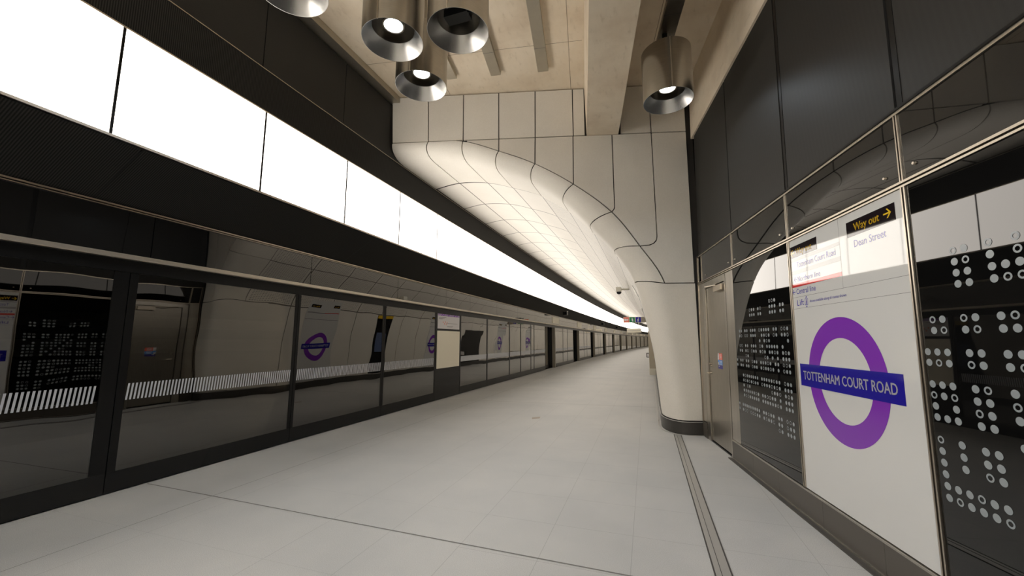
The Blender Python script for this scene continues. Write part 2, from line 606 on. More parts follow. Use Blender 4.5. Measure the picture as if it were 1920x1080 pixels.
# ================================================================== THE SETTING
# floor: platform slab with its edge over the track
mb = MB()
ys = stations(Y_NEAR, 8.0, 1.0) + stations(8.0, Y_FAR, 2.0)[1:]
rows = []
for y in ys:
    r = 4.2 if y <= 7.9 else wx(y) + 5.6
    rows.append([(wx(y) - 0.12, y, -1.1), (wx(y) - 0.12, y, 0.0), (r, y, 0.0), (r, y, -0.3)])
grid(mb, rows)
struct(mb.build('floor', M['floor'], recalc=False), 'pale grey speckled terrazzo platform floor')
for p in bpy.data.objects['floor'].data.polygons:
    if p.normal.z < -0.5:
        p.flip()

# expansion joints and drainage channel let into the floor
mb = MB()
def joint(pts, w):
    for (x0, y0), (x1, y1) in zip(pts, pts[1:]):
        t = Vector((x1 - x0, y1 - y0, 0)).normalized(); n = Vector((-t.y, t.x, 0)) * w / 2
        a = Vector((x0, y0, 0.0012)); b = Vector((x1, y1, 0.0012))
        mb.add([a + n, b + n, b - n, a - n], [(0, 1, 2, 3)])
joint([(-5.06, 2.985), (-0.75, 2.885), (1.5, 2.83)], 0.013)
joint([(-5.0, 9.42), (0.25, 9.80)], 0.011)
for y in (16.4, 23.2, 30, 37, 44):
    joint([(wx(y) + 0.05, y - .2), (wx(y) + 5.25, y + .2)], 0.014)
joint([(-4.06, -4.0), (-4.06, 20.0)], 0.006)
struct(mb.build('trim_1', M['grout'], recalc=False), 'grey expansion joints let into the floor')

t = thing('drainage_channel', 'narrow metal slotted drainage channel let into floor near the column', 'drain', (0.41, 3.0, 0))
mb = MB(); mb.box(0.362, 0.462, -4.0, 7.125, 0.0, 0.003); mb.build('cover_strip', M['drain'], t)
mb = MB()
for a in (0.353, 0.456, 0.398):
    mb.box(a, a + (0.010 if a != 0.398 else 0.004), -4.0, 7.125, 0.001, 0.0045)
mb.build('slot', M['slot'], t)

mb = MB(); mb.quad((-2.19, 7.78, .0015), (-2.05, 7.90, .0015), (-2.02, 7.72, .0015), (-2.14, 7.60, .0015))
tag(mb.build('floor_mark', M['hatch']), 'small brown mark on the pale platform floor', 'mark')

# concrete ceiling slab over the near part, right-hand concrete upstand
mb = MB(); mb.box(-5.4, 4.8, Y_NEAR, 7.6, 6.07, 6.4)
struct(mb.build('ceiling', M['concrete']), 'warm beige board-marked concrete soffit')
mb = MB()
mb.poly_prism([(-3.9, 5.0), (17.3, 5.0), (17.3, 6.2), (-3.9, 6.2)], -0.5, 0.02, rw)
struct(mb.build('beam_right', M['concrete']), 'concrete edge beam over the dark wall panels')
mb = MB()
bl = Vector((-0.872, 6.86, 0)); 
def bm_(a, z, d):      # a along the beam towards the camera, d to the right
    p = bl - RD * a + Vector((RD.y, -RD.x, 0)) * d
    return (p.x, p.y, z)
mb.add([bm_(0, 5.15, 0), bm_(20.0, 5.15, 0), bm_(20.0, 5.15, .555), bm_(-0.13, 5.15, .555),
        bm_(0, 6.2, -.03), bm_(20.0, 6.2, -.03), bm_(20.0, 6.2, .585), bm_(-0.13, 6.2, .585)],
       [(0, 3, 2, 1), (4, 5, 6, 7), (0, 1, 5, 4), (1, 2, 6, 5), (2, 3, 7, 6), (3, 0, 4, 7)])
struct(mb.build('beam_centre', M['concrete']), 'deep concrete downstand beam running to the cladding')
# joints of the concrete shuttering
mb = MB()
def slabline(p, q, w=0.008):
    a = Vector((*p, 6.0685)); b = Vector((*q, 6.0685)); n = (b - a).normalized().cross(Vector((0, 0, 1))) * w / 2
    mb.add([a + n, b + n, b - n, a - n], [(0, 1, 2, 3)])
slabline((-4.3, 5.02), (-0.75, 5.62)); slabline((-4.3, 2.7), (-0.5, 3.3)); slabline((-1.13, 6.8), (-0.4, 1.8)); slabline((-3.3, 6.2), (-2.5, 0.5))
slabline((0.15, 7.0), (0.9, 2.0)); slabline((0.0, 4.6), (1.1, 4.8))
struct(mb.build('trim_2', plain('shutter_line', (0.27, 0.215, 0.15), 0.9)), 'shuttering joints in the concrete')

# left wall: the upper part over the light wall, and the ledge between
wl = struct_root('wall_left', 'dark wall above the platform screens')
mb = MB(); sweep(mb, rect_prof(0.655, 0.682, 4.350, 4.872), Y_NEAR, Y_FAR)
mb.build('ribbed_band', M['louvre'], wl)
mb = MB(); sweep(mb, rect_prof(-0.35, 0.62, 5.0, 6.2), Y_NEAR, 7.6)
mb.build('backing', M['back'], wl)
ups = [-13.45 + 1.4 * i for i in range(14)] + [6.4]
for a, b in zip(ups, ups[1:]):
    mb = MB(); sweep(mb, rect_prof(0.64, 0.682, 4.890, 5.93), a + 0.006, b - 0.006, 1.0)
    mb.build('upper_panel', M['mesh'], wl)
mb = MB(); sweep(mb, rect_prof(0.66, 0.690, 4.874, 4.884), Y_NEAR, Y_FAR)
mb.build('edge_trim', M['trim'], wl)
mb = MB()
sweep(mb, rect_prof(0.62, 0.80, 5.955, 5.985), Y_NEAR, 6.3)
sweep(mb, rect_prof(0.80, 0.84, 5.955, 6.075), Y_NEAR, 6.3)
mb.build('ceiling_angle', M['trunk'], wl)
mb = MB(); sweep(mb, [(-0.06, 2.3), (-0.02, 2.3), (-0.02, 2.86), (0.652, 3.255), (0.652, 4.99), (-0.06, 4.99)], Y_NEAR, Y_FAR)
mb.build('carrier', M['black'], wl)

# ribbed black panels under the light wall
lv = [-6 + 3.4 * i for i in range(-0, 12)]
lv = [-14, -11.3, -7.9, -4.5, -1.1, 2.25, 5.65, 9.1, 12.4, 15.8, 19.2, 22.6, 26.0, 30, 36, 44, 52, 60, 70, 80, 90, 100, 112]
for a, b in zip(lv, lv[1:]):
    mb = MB(); sweep(mb, [(-0.01, 2.885), (0.015, 2.880), (0.682, 3.272), (0.660, 3.272)], a + 0.005, b - 0.005)
    mb.build('ribbed_panel', M['louvre'], wl)
mb = MB(); sweep(mb, rect_prof(0.0, 0.035, 2.858, 2.874), Y_NEAR, Y_FAR)
sweep(mb, rect_prof(0.0, 0.02, 2.842, 2.850), Y_NEAR, Y_FAR)
mb.build('lower_trim', M['trim'], wl)
mb = MB(); sweep(mb, rect_prof(0.655, 0.700, 3.280, 3.303), Y_NEAR, Y_FAR); sweep(mb, rect_prof(0.655, 0.695, 4.330, 4.345), Y_NEAR, Y_FAR)
mb.build('light_frame', M['rail'], wl)

# the continuous light wall, panel by panel
k = 0
y = 2.007 - 1.44 * 11
while y < Y_FAR - 2:
    vis = y > -0.2
    n = k if vis else 0
    mb = MB(); sweep(mb, rect_prof(0.658, 0.684, 3.305, 4.328), y + 0.012, y + 1.428, 1.5)
    o = mb.build('light_panel', M['strip'])
    if vis and k < 9:
        tag(o, 'glowing white wall light panel, %s of the row counted from the left edge' % ORD[k], 'light', 'glowing panels of the light wall')
    elif vis:
        tag(o, 'glowing white wall light panel in the distant part of the row', 'light', 'glowing panels of the light wall')
    else:
        tag(o, 'glowing white wall light panel behind the camera', 'light', 'glowing panels of the light wall')
    if vis:
        k += 1
    y += 1.44

mb = MB()
y = 2.007 - 1.44 * 11
while y < Y_FAR - 1:
    w_ = 0.011 if y < 40 else 0.008
    sweep(mb, rect_prof(0.650, 0.688, 3.300, 4.335), y - w_, y + w_, 1)
    y += 1.44
mb.build('light_mullion', M['black'], wl)

# header glass between rail and ribbed panels
hd = [-14, -12.6, -10.4, -8.2, -6.0, -3.8, -1.6, 0.6, 2.79, 4.98, 7.35, 9.55, 11.06, 13.3, 15.65, 18.2, 20.4]
while hd[-1] < 108:
    hd.append(hd[-1] + 2.44)
for i, (a, b) in enumerate(zip(hd, hd[1:])):
    mb = MB(); sweep(mb, rect_prof(-0.02, -0.002, 2.375, 2.840), a + 0.004, b - 0.004, 2.5)
    o = mb.build('header_panel', M['header'])
    j = i - 7
    if 0 <= j < 8:
        lab = 'black glass fascia panel above the screens, %s from the left edge' % ORD[j]
    else:
        lab = 'black glass fascia panel in the distant run above the screens' if j >= 8 else 'black glass fascia panel behind the camera'
    tag(o, lab, 'panel', 'black fascia glass above the platform screens')
mb = MB(); sweep(mb, [(-0.01, 2.325), (0.085, 2.325), (0.095, 2.335), (0.095, 2.372), (-0.01, 2.372)], Y_NEAR, Y_FAR)
tag(mb.build('screen_top_rail', M['rail']), 'long champagne metal rail running above the platform screens', 'rail')
mb = MB(); sweep(mb, rect_prof(-0.02, 0.012, 2.20, 2.325), Y_NEAR, Y_FAR)
struct(mb.build('trim_3', M['black']), 'black shadow gap under the rail')

# far and near ends, right-hand backing walls
mb = MB(); mb.box(-12, 4.8, Y_NEAR - 0.3, Y_NEAR, -1.2, 6.4)
struct(mb.build('wall_back', M['clad']), 'cream wall behind the camera')
mb = MB(); mb.box(wx(Y_FAR) - 5, wx(Y_FAR) + 6.5, Y_FAR, Y_FAR + 0.3, -1.2, 6.0)
struct(mb.build('wall_far', M['clad']), 'far end wall of the platform tunnel')
mb = MB(); mb.poly_prism([(-3.9, -0.05), (17.3, -0.05), (17.3, 5.1), (-3.9, 5.1)], -0.35, -0.03, rw)
struct(mb.build('wall_right', M['back']), 'wall behind the dark glass panels')

# curved lining beyond the portal
me = bpy.data.meshes.new('wall_tunnel')
ysT = [7.7 + 1.44 * i for i in range(0, 73)]
ysT[-1] = Y_FAR
vs, fs, uvs = [], [], []
n = len(PRD)
for y in ysT:
    for a, z, u in PRD:
        vs.append((wx(y) + a, y, z)); uvs.append((u, y))
for i in range(len(ysT) - 1):
    for k2 in range(n - 1):
        fs.append((i * n + k2, (i + 1) * n + k2, (i + 1) * n + k2 + 1, i * n + k2 + 1))
me.from_pydata(vs, [], fs)
uvl = me.uv_layers.new(name='UVMap')
for lp in me.loops:
    uvl.data[lp.index].uv = uvs[lp.vertex_index]
me.materials.append(M['tunnel'])
for p in me.polygons:
    p.use_smooth = True
o = bpy.data.objects.new('wall_tunnel', me); C.objects.link(o)
struct(o, 'curved cream panelled lining of the platform tunnel')
mb = MB()
sweep(mb, [(5.290, 0.0), (5.275, 0.0), (5.270, 0.21), (5.290, 0.21)], 8.3, Y_FAR)
struct(mb.build('baseboard_right', M['skirt']), 'dark granite skirting along the tunnel wall')
mb = MB(); sweep(mb, rect_prof(5.20, 5.235, 0.0, 0.006), 8.3, Y_FAR)
struct(mb.build('trim_4', M['drain']), 'metal floor trim along the tunnel wall')

# ================================================================== THE PORTAL: flat face, rounded throat, column
OUT = [(5.34, 5.15), (4.65, 5.15), (3.998, 5.135), (3.336, 4.918), (2.679, 4.649), (2.002, 4.246), (1.349, 3.72), (0.893, 3.103),
       (0.507, 2.453), (0.36, 1.50), (0.28, 0.80), (0.23, 0.22), (0.215, 0.0)]
INN = [(-4.405, 6.43, 4.905), (-3.818, 6.60, 4.975), (-3.145, 6.766, 4.894), (-2.563, 6.91, 4.709), (-1.933, 7.066, 4.451),
       (-1.378, 7.204, 4.063), (-0.905, 7.321, 3.584), (-0.492, 7.423, 3.119), (-0.159, 7.505, 2.529),
       (0.09, 7.67, 1.48), (0.165, 7.76, 0.80), (0.21, 7.83, 0.22), (0.218, 7.83, 0.0)]
SUB = 10
OD = catmull([pf(e, z) for e, z in OUT], SUB)
ID = catmull(INN, SUB)
def throat(i, t, y_end, d=0.0):
    """point of the rounded throat: i along the arch (fractional index), t 0..1 over the bend, 1..2 on into the lining"""
    i = min(max(i, 0.0), len(OD) - 1.001)
    k = int(i); f = i - k
    O = Vector(OD[k]).lerp(Vector(OD[k + 1]), f); I = Vector(ID[k]).lerp(Vector(ID[k + 1]), f)
    # corner: where the tunnel direction through I meets the portal plane
    s = (I - PO).dot(PN) / PN.y
    K = Vector((I.x, I.y - s, I.z))
    if t <= 1:
        kp = 0.56
        a = O.lerp(K, kp); b = I.lerp(K, kp)
        return O * (1 - t) ** 3 + a * 3 * t * (1 - t) ** 2 + b * 3 * t * t * (1 - t) + I * t ** 3
    f2 = t - 1
    E = Vector((I.x + wx(y_end) - wx(I.y), y_end, I.z))
    return I.lerp(E, f2)
def patch(mb, rows, depth, out):
    """open grid given thickness by turned-back edges"""
    n = len(rows[0]); m = len(rows)
    P = [[Vector(p) for p in r] for r in rows]
    def nor(i, k):
        a = P[min(i + 1, m - 1)][k] - P[max(i - 1, 0)][k]
        b = P[i][min(k + 1, n - 1)] - P[i][max(k - 1, 0)]
        v = a.cross(b)
        return v.normalized() if v.length > 1e-9 else Vector((0, 0, 1))
    nn = [[nor(i, k) for k in range(n)] for i in range(m)]
    sgn = 1 if nn[m // 2][n // 2].dot(out) > 0 else -1
    # slightly eased edge, then the return
    def edge(seq):
        vs = []
        for i, k in seq:
            vs.append([P[i][k], P[i][k] - nn[i][k] * sgn * depth])
        return vs
    grid(mb, P)
    for seq in ([(0, k) for k in range(n)], [(m - 1, k) for k in range(n)], [(i, 0) for i in range(m)], [(i, n - 1) for i in range(m)]):
        grid(mb, edge(seq))
GAP = 0.009
Y1 = 7.7
po = struct_root('wall_portal', 'cream cladding portal with curved throat and column')
J = [i * SUB for i in range(len(OUT))]
def idx_gap(i, side):
    """index shifted by the joint half-width"""
    k = min(max(int(i) + (0 if side > 0 else -1), 0), len(OD) - 2)
    l = (Vector(OD[k + 1]) - Vector(OD[k])).length
    return i + side * GAP / max(l, 1e-4)
def throat_panel(i0, i1, zclip=None):
    a = idx_gap(i0, 1) if i0 > 0 else 0.15
    b = idx_gap(i1, -1)
    ncol = 11
    rows = []
    ts = [0.018] + [j / 12 for j in range(1, 13)] + [1.35, 1.7, 1.985]
    for t in ts:
        rows.append([throat(a + (b - a) * j / (ncol - 1), t, Y1) for j in range(ncol)])
    mb = MB(); patch(mb, rows, 0.035, Vector((-0.3, -0.3, -1)))
    o = mb.build('throat_panel', M['clad'], po, recalc=False)
    auto_smooth(o, 40)
    return o
for j in range(8):
    throat_panel(J[j], J[j + 1])

def inset(poly, g):
    n = len(poly); out = []
    area = sum(poly[i][0] * poly[(i + 1) % n][1] - poly[(i + 1) % n][0] * poly[i][1] for i in range(n))
    s = 1 if area > 0 else -1
    for i in range(n):
        p0 = Vector(poly[i - 1]); p1 = Vector(poly[i]); p2 = Vector(poly[(i + 1) % n])
        d1 = (p1 - p0).normalized(); d2 = (p2 - p1).normalized()
        n1 = Vector((-d1.y, d1.x)) * s; n2 = Vector((-d2.y, d2.x)) * s
        b = n1 + n2
        if b.length < 1e-6:
            b = n1
        b.normalize()
        c = max(0.35, b.dot(n1))
        out.append(tuple(p1 + b * g / c))
    return out
def face_panel(poly, name='face_panel'):
    mb = MB()
    mb.poly_prism(inset(poly, GAP), -0.035, 0.0, pf)
    return mb.build(name, M['clad'], po)
tops = [5.375, 4.675, 4.003, 3.341, 2.667, 1.985, 1.775]
bots = [5.340, 4.650, 3.998, 3.336, 2.672, 1.985, 1.775]
for i in range(6):
    face_panel([(bots[i], 5.15), (bots[i + 1], 5.15), (tops[i + 1], 6.06), (tops[i], 6.06)])
face_panel([(1.150, 5.15), (0.615, 5.15), (0.625, 6.06), (1.150, 6.06)])
face_panel([(0.615, 5.15), (0.015, 5.15), (0.015, 6.06), (0.625, 6.06)])
def oc(i0, i1, n=8):
    """stretch of the arch line in face coordinates"""
    out = []
    for j in range(n + 1):
        p = throat(i0 + (i1 - i0) * j / n, 0, Y1)
        out.append(((Vector((p.x, p.y, 0)) - PO).dot(PD), p.z))
    return out
face_panel([(3.336, 5.15)] + [(3.93, 5.15)] + oc(J[2] + 1.0, J[3]))
face_panel([(2.672, 5.15), (3.336, 5.15)] + oc(J[3], J[4]))
face_panel([(1.990, 5.15), (2.672, 5.15)] + oc(J[4], J[5]))
c6 = [(1.298, 3.80), (1.310, 3.765)]
face_panel([(1.300, 5.15), (1.990, 5.15)] + oc(J[5], J[6]) + c6[::-1])
c7 = [(0.600, 3.27), (0.614, 3.20), (0.655, 3.15), (0.73, 3.115)]
face_panel([(0.615, 5.15), (1.300, 5.15)] + c6 + oc(J[6], J[7]) + c7[::-1])
face_panel([(0.015, 5.15), (0.615, 5.15)] + c7 + oc(J[7], J[8]) + [(0.02, 2.453)])
# lower column panel: flat part, bend, return into the tunnel
def column_rows(z0s, dpt, y_end):
    rows = []
    for i in z0s:
        O = throat(i, 0, Y1)
        eO = (Vector((O.x, O.y, 0)) - PO).dot(PD)
        r = [Vector(pf(0.02 + (eO - 0.02) * q / 4, O.z)) for q in range(4)]
        r += [throat(i, q / 14, y_end) for q in range(0, 15)] + [throat(i, 1.5, y_end), throat(i, 1.99, y_end)]
        rows.append(r)
    return rows
a0 = idx_gap(J[8], 1); b0 = J[11]
mb = MB(); patch(mb, column_rows([a0 + (b0 - a0) * q / 24 for q in range(25)], .03, 8.35), 0.035, Vector((-0.6, -0.6, 0)))
auto_smooth(mb.build('column_panel', M['clad'], po, recalc=False), 40)
# lining continued between the throat and the first tunnel ring, below the top of the column panel
# skirting wrapped round the column foot
def foot_path(off):
    pts = []
    i = J[11] + 3
    O = throat(i, 0, Y1)
    eO = (Vector((O.x, O.y, 0)) - PO).dot(PD)
    base = [Vector(pf(-0.0 + eO * q / 3, 0)) for q in range(3)] + [throat(i, q / 12, 8.6) for q in range(13)] + [throat(i, 1.3, 8.6), throat(i, 1.99, 8.6)]
    base = [Vector((p.x, p.y, 0)) for p in base]
    for k2, p in enumerate(base):
        tt = (base[min(k2 + 1, len(base) - 1)] - base[max(k2 - 1, 0)]).normalized()
        nn = Vector((tt.y, -tt.x, 0))
        if nn.dot(Vector((-0.7, -0.7, 0))) < 0:
            nn = -nn
        pts.append(p + nn * off)
    return pts
def foot_band(mb, o0, o1, z0, z1):
    A = foot_path(o0); B = foot_path(o1)
    rows = [[(a.x, a.y, z0), (b.x, b.y, z0), (b.x, b.y, z1), (a.x, a.y, z1), (a.x, a.y, z0)] for a, b in zip(A, B)]
    grid(mb, rows)
    mb.add([rows[0][q] for q in range(4)], [(0, 1, 2, 3)]); mb.add([rows[-1][q] for q in range(4)], [(3, 2, 1, 0)])
mb = MB(); foot_band(mb, -0.03, 0.022, 0.0, 0.205)
auto_smooth(mb.build('foot_skirting', M['skirt'], po), 40)
mb = MB(); foot_band(mb, 0.022, 0.030, 0.195, 0.205); foot_band(mb, 0.065, 0.085, 0.0, 0.010)
auto_smooth(mb.build('foot_trim', M['drain'], po), 40)
# dark carcass behind the joints
mb = MB()
rows = []
for t_ in [j / 10 for j in range(11)] + [1.5, 2.0]:
    row = []
    for i in range(0, J[8] + 30, 2):
        p = throat(i, t_, 7.72)
        row.append(p)
    rows.append(row)
P = [[Vector(p) for p in r] for r in rows]
def push(P, d):
    m = len(P); n = len(P[0]); out = []
    for i in range(m):
        r = []
        for k2 in range(n):
            a = P[min(i + 1, m - 1)][k2] - P[max(i - 1, 0)][k2]; b = P[i][min(k2 + 1, n - 1)] - P[i][max(k2 - 1, 0)]
            v = a.cross(b)
            v = v.normalized() if v.length > 1e-9 else Vector((0, 0, 1))
            if v.dot(Vector((-0.3, -0.4, -0.9))) < 0:
                v = -v
            r.append(P[i][k2] - v * d)
        out.append(r)
    return out
grid(mb, push(P, 0.03))
rows = []
for i in range(0, J[8] + 31, 2):
    p = throat(i, 0, Y1); e = (Vector((p.x, p.y, 0)) - PO).dot(PD)
    rows.append([pf(e, p.z, -0.032), pf(e, 6.2, -0.032)])
grid(mb, rows)
mb.poly_prism([(-0.10, 0.0), (0.30, 0.0), (0.52, 2.5), (0.52, 6.2), (-0.10, 6.2)], -0.10, -0.033, pf)
mb.build('carcass', M['back'], po, recalc=False)
mb = MB(); mb.poly_prism([(5.385, 5.16), (5.9, 5.16), (5.9, 6.2), (5.385, 6.2)], -0.10, -0.02, pf)
mb.build('corner_closer', M['black'], po)

# ================================================================== RIGHT-HAND WALL
wr = struct_root('wall_right_panels', 'charcoal mesh panels and steel trims of the right-hand wall')
wr.name = 'wall_right_cladding'
SEAM = [-3.80, -2.30, -0.885, 0.485, 1.90, 3.3, 4.7, 6.1, 7.5, 8.9, 10.3, 11.7, 13.1, 14.5, 15.9, 17.3]
for a, b in zip(SEAM, SEAM[1:]):
    mb = MB(); mb.poly_prism([(a + 0.012, 2.895), (b - 0.012, 2.895), (b - 0.012, 4.995), (a + 0.012, 4.995)], -0.03, -0.005, rw)
    mb.build('mesh_panel', M['mesh'], wr)
mb = MB()
for a in SEAM[2:]:
    mb.poly_prism([(a - 0.012, 2.89), (a + 0.012, 2.89), (a + 0.012, 4.995), (a - 0.012, 4.995)], -0.03, -0.018, rw)
    mb.poly_prism([(a + 0.014, 2.89), (a + 0.055, 2.89), (a + 0.055, 4.995), (a + 0.014, 4.995)], -0.005, -0.002, rw)
mb.build('panel_seam', M['black'], wr)
mb = MB()
for z0, z1, d in ((2.862, 2.880, 0.012), (2.432, 2.446, 0.010), (2.408, 2.420, 0.010)):
    mb.poly_prism([(-3.84, z0), (17.3, z0), (17.3, z1), (-3.84, z1)], -0.02, d, rw)
mb.build('horizontal_trim', M['trim'], wr)
mb = MB()
mb.poly_prism([(-3.84, 2.880), (17.3, 2.880), (17.3, 2.895), (-3.84, 2.895)], -0.02, 0.022, rw)
mb.build('drip_edge', M['black'], wr)
mb = MB()
for a in [-3.64] + SEAM[1:]:
    for o_ in (-0.014, 0.006):
        mb.poly_prism([(a + o_, 2.446), (a + o_ + 0.009, 2.446), (a + o_ + 0.009, 2.862), (a + o_, 2.862)], -0.02, 0.010, rw)
for a in SEAM[2:]:
    for o_ in (-0.016, 0.007):
        mb.poly_prism([(a + o_, 0.245), (a + o_ + 0.010, 0.245), (a + o_ + 0.010, 2.408), (a + o_, 2.408)], -0.02, 0.010, rw)
for a in (-3.885, -3.850):
    mb.poly_prism([(a, 0.0), (a + 0.008, 0.0), (a + 0.008, 2.9), (a, 2.9)], -0.02, 0.012, rw)
mb.build('vertical_trim', M['trim'], wr)
mb = MB()
mb.poly_prism([(-3.84, 0.24), (-3.66, 0.24), (-3.66, 2.43), (-3.84, 2.43)], -0.03, 0.0, rw)
mb.build('steel_corner', M['steel'], wr)
mb = MB(); mb.poly_prism([(-3.84, 2.44), (-3.655, 2.44), (-3.655, 2.862), (-3.84, 2.862)], -0.03, 0.0, rw)
mb.build('dark_corner', M['gloss'], wr)
# fascia glass with its bolts
gs = [-3.64] + SEAM[1:]
names = ['above the steel door', 'between the door and the station sign', 'above the station sign', 'right of the station sign, above the dotted panel']
for i, (a, b) in enumerate(zip(gs, gs[1:])):
    if i > 5: break
    p = rw((a + b) / 2, 2.45, 0)
    t = thing('fascia_glass', 'glossy black glass fascia strip %s' % (names[i] if i < 4 else 'behind the camera'), 'panel', p, 'glossy black fascia strips of the right wall')
    mb = MB(); mb.poly_prism([(a + 0.016, 2.448), (b - 0.015, 2.448), (b - 0.015, 2.860), (a + 0.016, 2.860)], -0.02, 0.002, rw)
    mb.build('pane', M['gloss'], t)
    for u in ((a + 0.20) if i == 0 else (a + 0.10), b - 0.13):
        mb = MB(); c = Vector(rw(u, 2.513, 0.002))
        seg = 14
        r0 = [c + RD * math.cos(q * 2 * math.pi / seg) * 0.0115 + Vector((0, 0, 1)) * math.sin(q * 2 * math.pi / seg) * 0.0115 for q in range(seg)]
        r1 = [c + RN * 0.012 + RD * math.cos(q * 2 * math.pi / seg) * 0.008 + Vector((0, 0, 1)) * math.sin(q * 2 * math.pi / seg) * 0.008 for q in range(seg)]
        mb.add(r0 + r1, [(q, (q + 1) % seg, seg + (q + 1) % seg, seg + q) for q in range(seg)] + [tuple(range(seg, 2 * seg))])
        mb.build('bolt', M['trim'], t)
# skirting and kerb
mb = MB()
us = [-2.59, -1.95, -1.35, -0.62, 0.05, 0.75, 1.45, 2.1, 3.5, 5, 7, 10.6, 14, 17.3]
for a, b in zip(us, us[1:]):
    mb.poly_prism([(a + 0.001, 0.0), (b - 0.001, 0.0), (b - 0.001, 0.225), (a + 0.001, 0.225)], -0.03, 0.012, rw)
mb.poly_prism([(-3.86, 0.0), (-3.66, 0.0), (-3.66, 0.225), (-3.86, 0.225)], -0.03, 0.014, rw)
struct(mb.build('baseboard_front', M['skirt2']), 'dark granite skirting under the glass panels')
mb = MB(); mb.poly_prism([(-2.59, 0.226), (17.3, 0.226), (17.3, 0.240), (-2.59, 0.240)], -0.02, 0.016, rw)
mb.poly_prism([(-2.59, 0.0), (17.3, 0.0), (17.3, 0.020), (-2.59, 0.020)], 0.012, 0.020, rw)
struct(mb.build('trim_5', M['steel']), 'steel capping of the skirting')
mb = MB(); mb.poly_prism([(-2.62, 0.0), (17.3, 0.0), (17.3, 0.010), (-2.62, 0.010)], 0.020, 0.060, rw)
struct(mb.build('trim_6', M['slot']), 'dark floor kerb below the skirting')

# steel door
dr = struct_root('door_1', 'brushed stainless steel service door')
mb = MB()
mb.poly_prism([(-3.64, 0.0), (-3.50, 0.0), (-3.50, 2.40), (-3.64, 2.40)], -0.03, 0.004, rw)
mb.poly_prism([(-3.50, 2.305), (-2.645, 2.305), (-2.645, 2.40), (-3.50, 2.40)], -0.03, 0.004, rw)
mb.poly_prism([(-2.645, 0.0), (-2.60, 0.0), (-2.60, 2.40), (-2.645, 2.40)], -0.03, 0.004, rw)
mb.build('door_frame', M['steel'], dr)
mb = MB(); mb.poly_prism([(-2.592, 0.245), (-2.325, 0.245), (-2.325, 2.40), (-2.592, 2.40)], -0.03, 0.0, rw)
mb.build('side_panel', M['steel'], dr)
mb = MB(); mb.poly_prism([(-3.485, 0.03), (-2.655, 0.03), (-2.655, 2.295), (-3.485, 2.295)], -0.05, -0.016, rw)
leaf = mb.build('door_leaf', M['steel_door'], dr)
mb = MB(); mb.poly_prism([(-3.50, 0.0), (-2.645, 0.0), (-2.645, 0.016), (-3.50, 0.016)], -0.04, -0.006, rw)
mb.build('threshold', M['black'], dr)
mb = MB()
mb.poly_prism([(-2.98, 2.19), (-2.68, 2.19), (-2.68, 2.27), (-2.98, 2.27)], -0.016, 0.045, rw)
mb.tube([rw(-2.9, 2.278, 0.03), rw(-3.15, 2.285, 0.10), rw(-3.40, 2.325, 0.012)], 0.011)
mb.build('door_closer', M['trim'], dr)
mb = MB(); 
mb.tube([rw(-3.40, 1.016, -0.016), rw(-3.40, 1.016, 0.045), rw(-3.38, 1.016, 0.052), rw(-3.27, 1.014, 0.052)], 0.010)
mb.tube([rw(-3.40, 1.016, -0.016), rw(-3.40, 1.016, -0.008)], 0.026, 16)
mb.build('door_handle', M['trim'], dr)
mb = MB(); mb.tube([rw(-3.38, 1.150, -0.016), rw(-3.38, 1.150, 0.022)], 0.017, 14); mb.tube([rw(-3.38, 1.120, -0.016), rw(-3.38, 1.120, 0.004)], 0.010, 10)
mb.build('lock', M['trim'], dr)
def sticker(name, z0, z1, u0, u1, m, extra):
    mb = MB(); mb.poly_prism([(u0, z0), (u1, z0), (u1, z1), (u0, z1)], -0.016, -0.0145, rw)
    s = mb.build(name, m, dr)
    mb = MB()
    for (a0, a1, b0, b1) in extra:
        flat(mb, rect2(a0, a1, b0, b1), rw, -0.0135)
    mb.build('sticker_print', M['paper'], dr)
sticker('fire_door_sticker', 1.225, 1.315, -3.085, -2.905, M['orange'], [(-3.085, -3.035, 1.225, 1.315)] + [(-3.02, -2.93, 1.235 + q * 0.02, 1.243 + q * 0.02) for q in range(4)])
sticker('notice_sticker', 1.155, 1.222, -3.085, -2.905, M['sky'], [(-3.085, -3.045, 1.155, 1.19)] + [(-3.02, -2.93, 1.165 + q * 0.018, 1.172 + q * 0.018) for q in range(3)])
sticker('number_sticker', 1.100, 1.150, -3.085, -2.905, M['indigo'], [(-3.06, -3.02, 1.128, 1.14)])
mb = MB(); flat(mb, ring2(-3.42, 2.19, 0.016, 0.026, 20), rw, -0.0150); mb.build('door_badge', M['steel'], dr)

# dotted black glass panels
DOT_L = {1: '....xoo', 2: '.xx.xxx...ox.xxo', 3: '.xx.xxx...xx.xxx', 6: 'xoo.xx.xxxxo.xxx.xx.xx', 7: 'oxx.xo.xoxx..xxx.oo.ox', 8: 'x......xox.x', 9: '..x.xxxxx.xo.xxx.xx.oo', 10: 'xox.xoxx.xox.xxo.ox.xx', 11: 'xxx.x.x.xo.......xo', 12: 'xoo.xx.xoxxx.xxo.xx.xx.x', 13: 'xxo.x.xoxxox.xxo.xx.xx.x', 15: 'xxo.xxoxxxxx.xxxxxxox', 16: 'xxx.xoxoxxxo.xxoxoxox', 17: 'xox.oxxo.........xo.x', 18: 'xxx.x.xxooxx.xoxxxxxx', 19: 'xxx.xoxxxxxx.xxxxxoox', 21: 'xoo.xx.xxoxx.xxxxxxxxx.x', 22: 'xxo.xx.oxxox.xxooo.oox.x', 23: 'xxx.xo'}
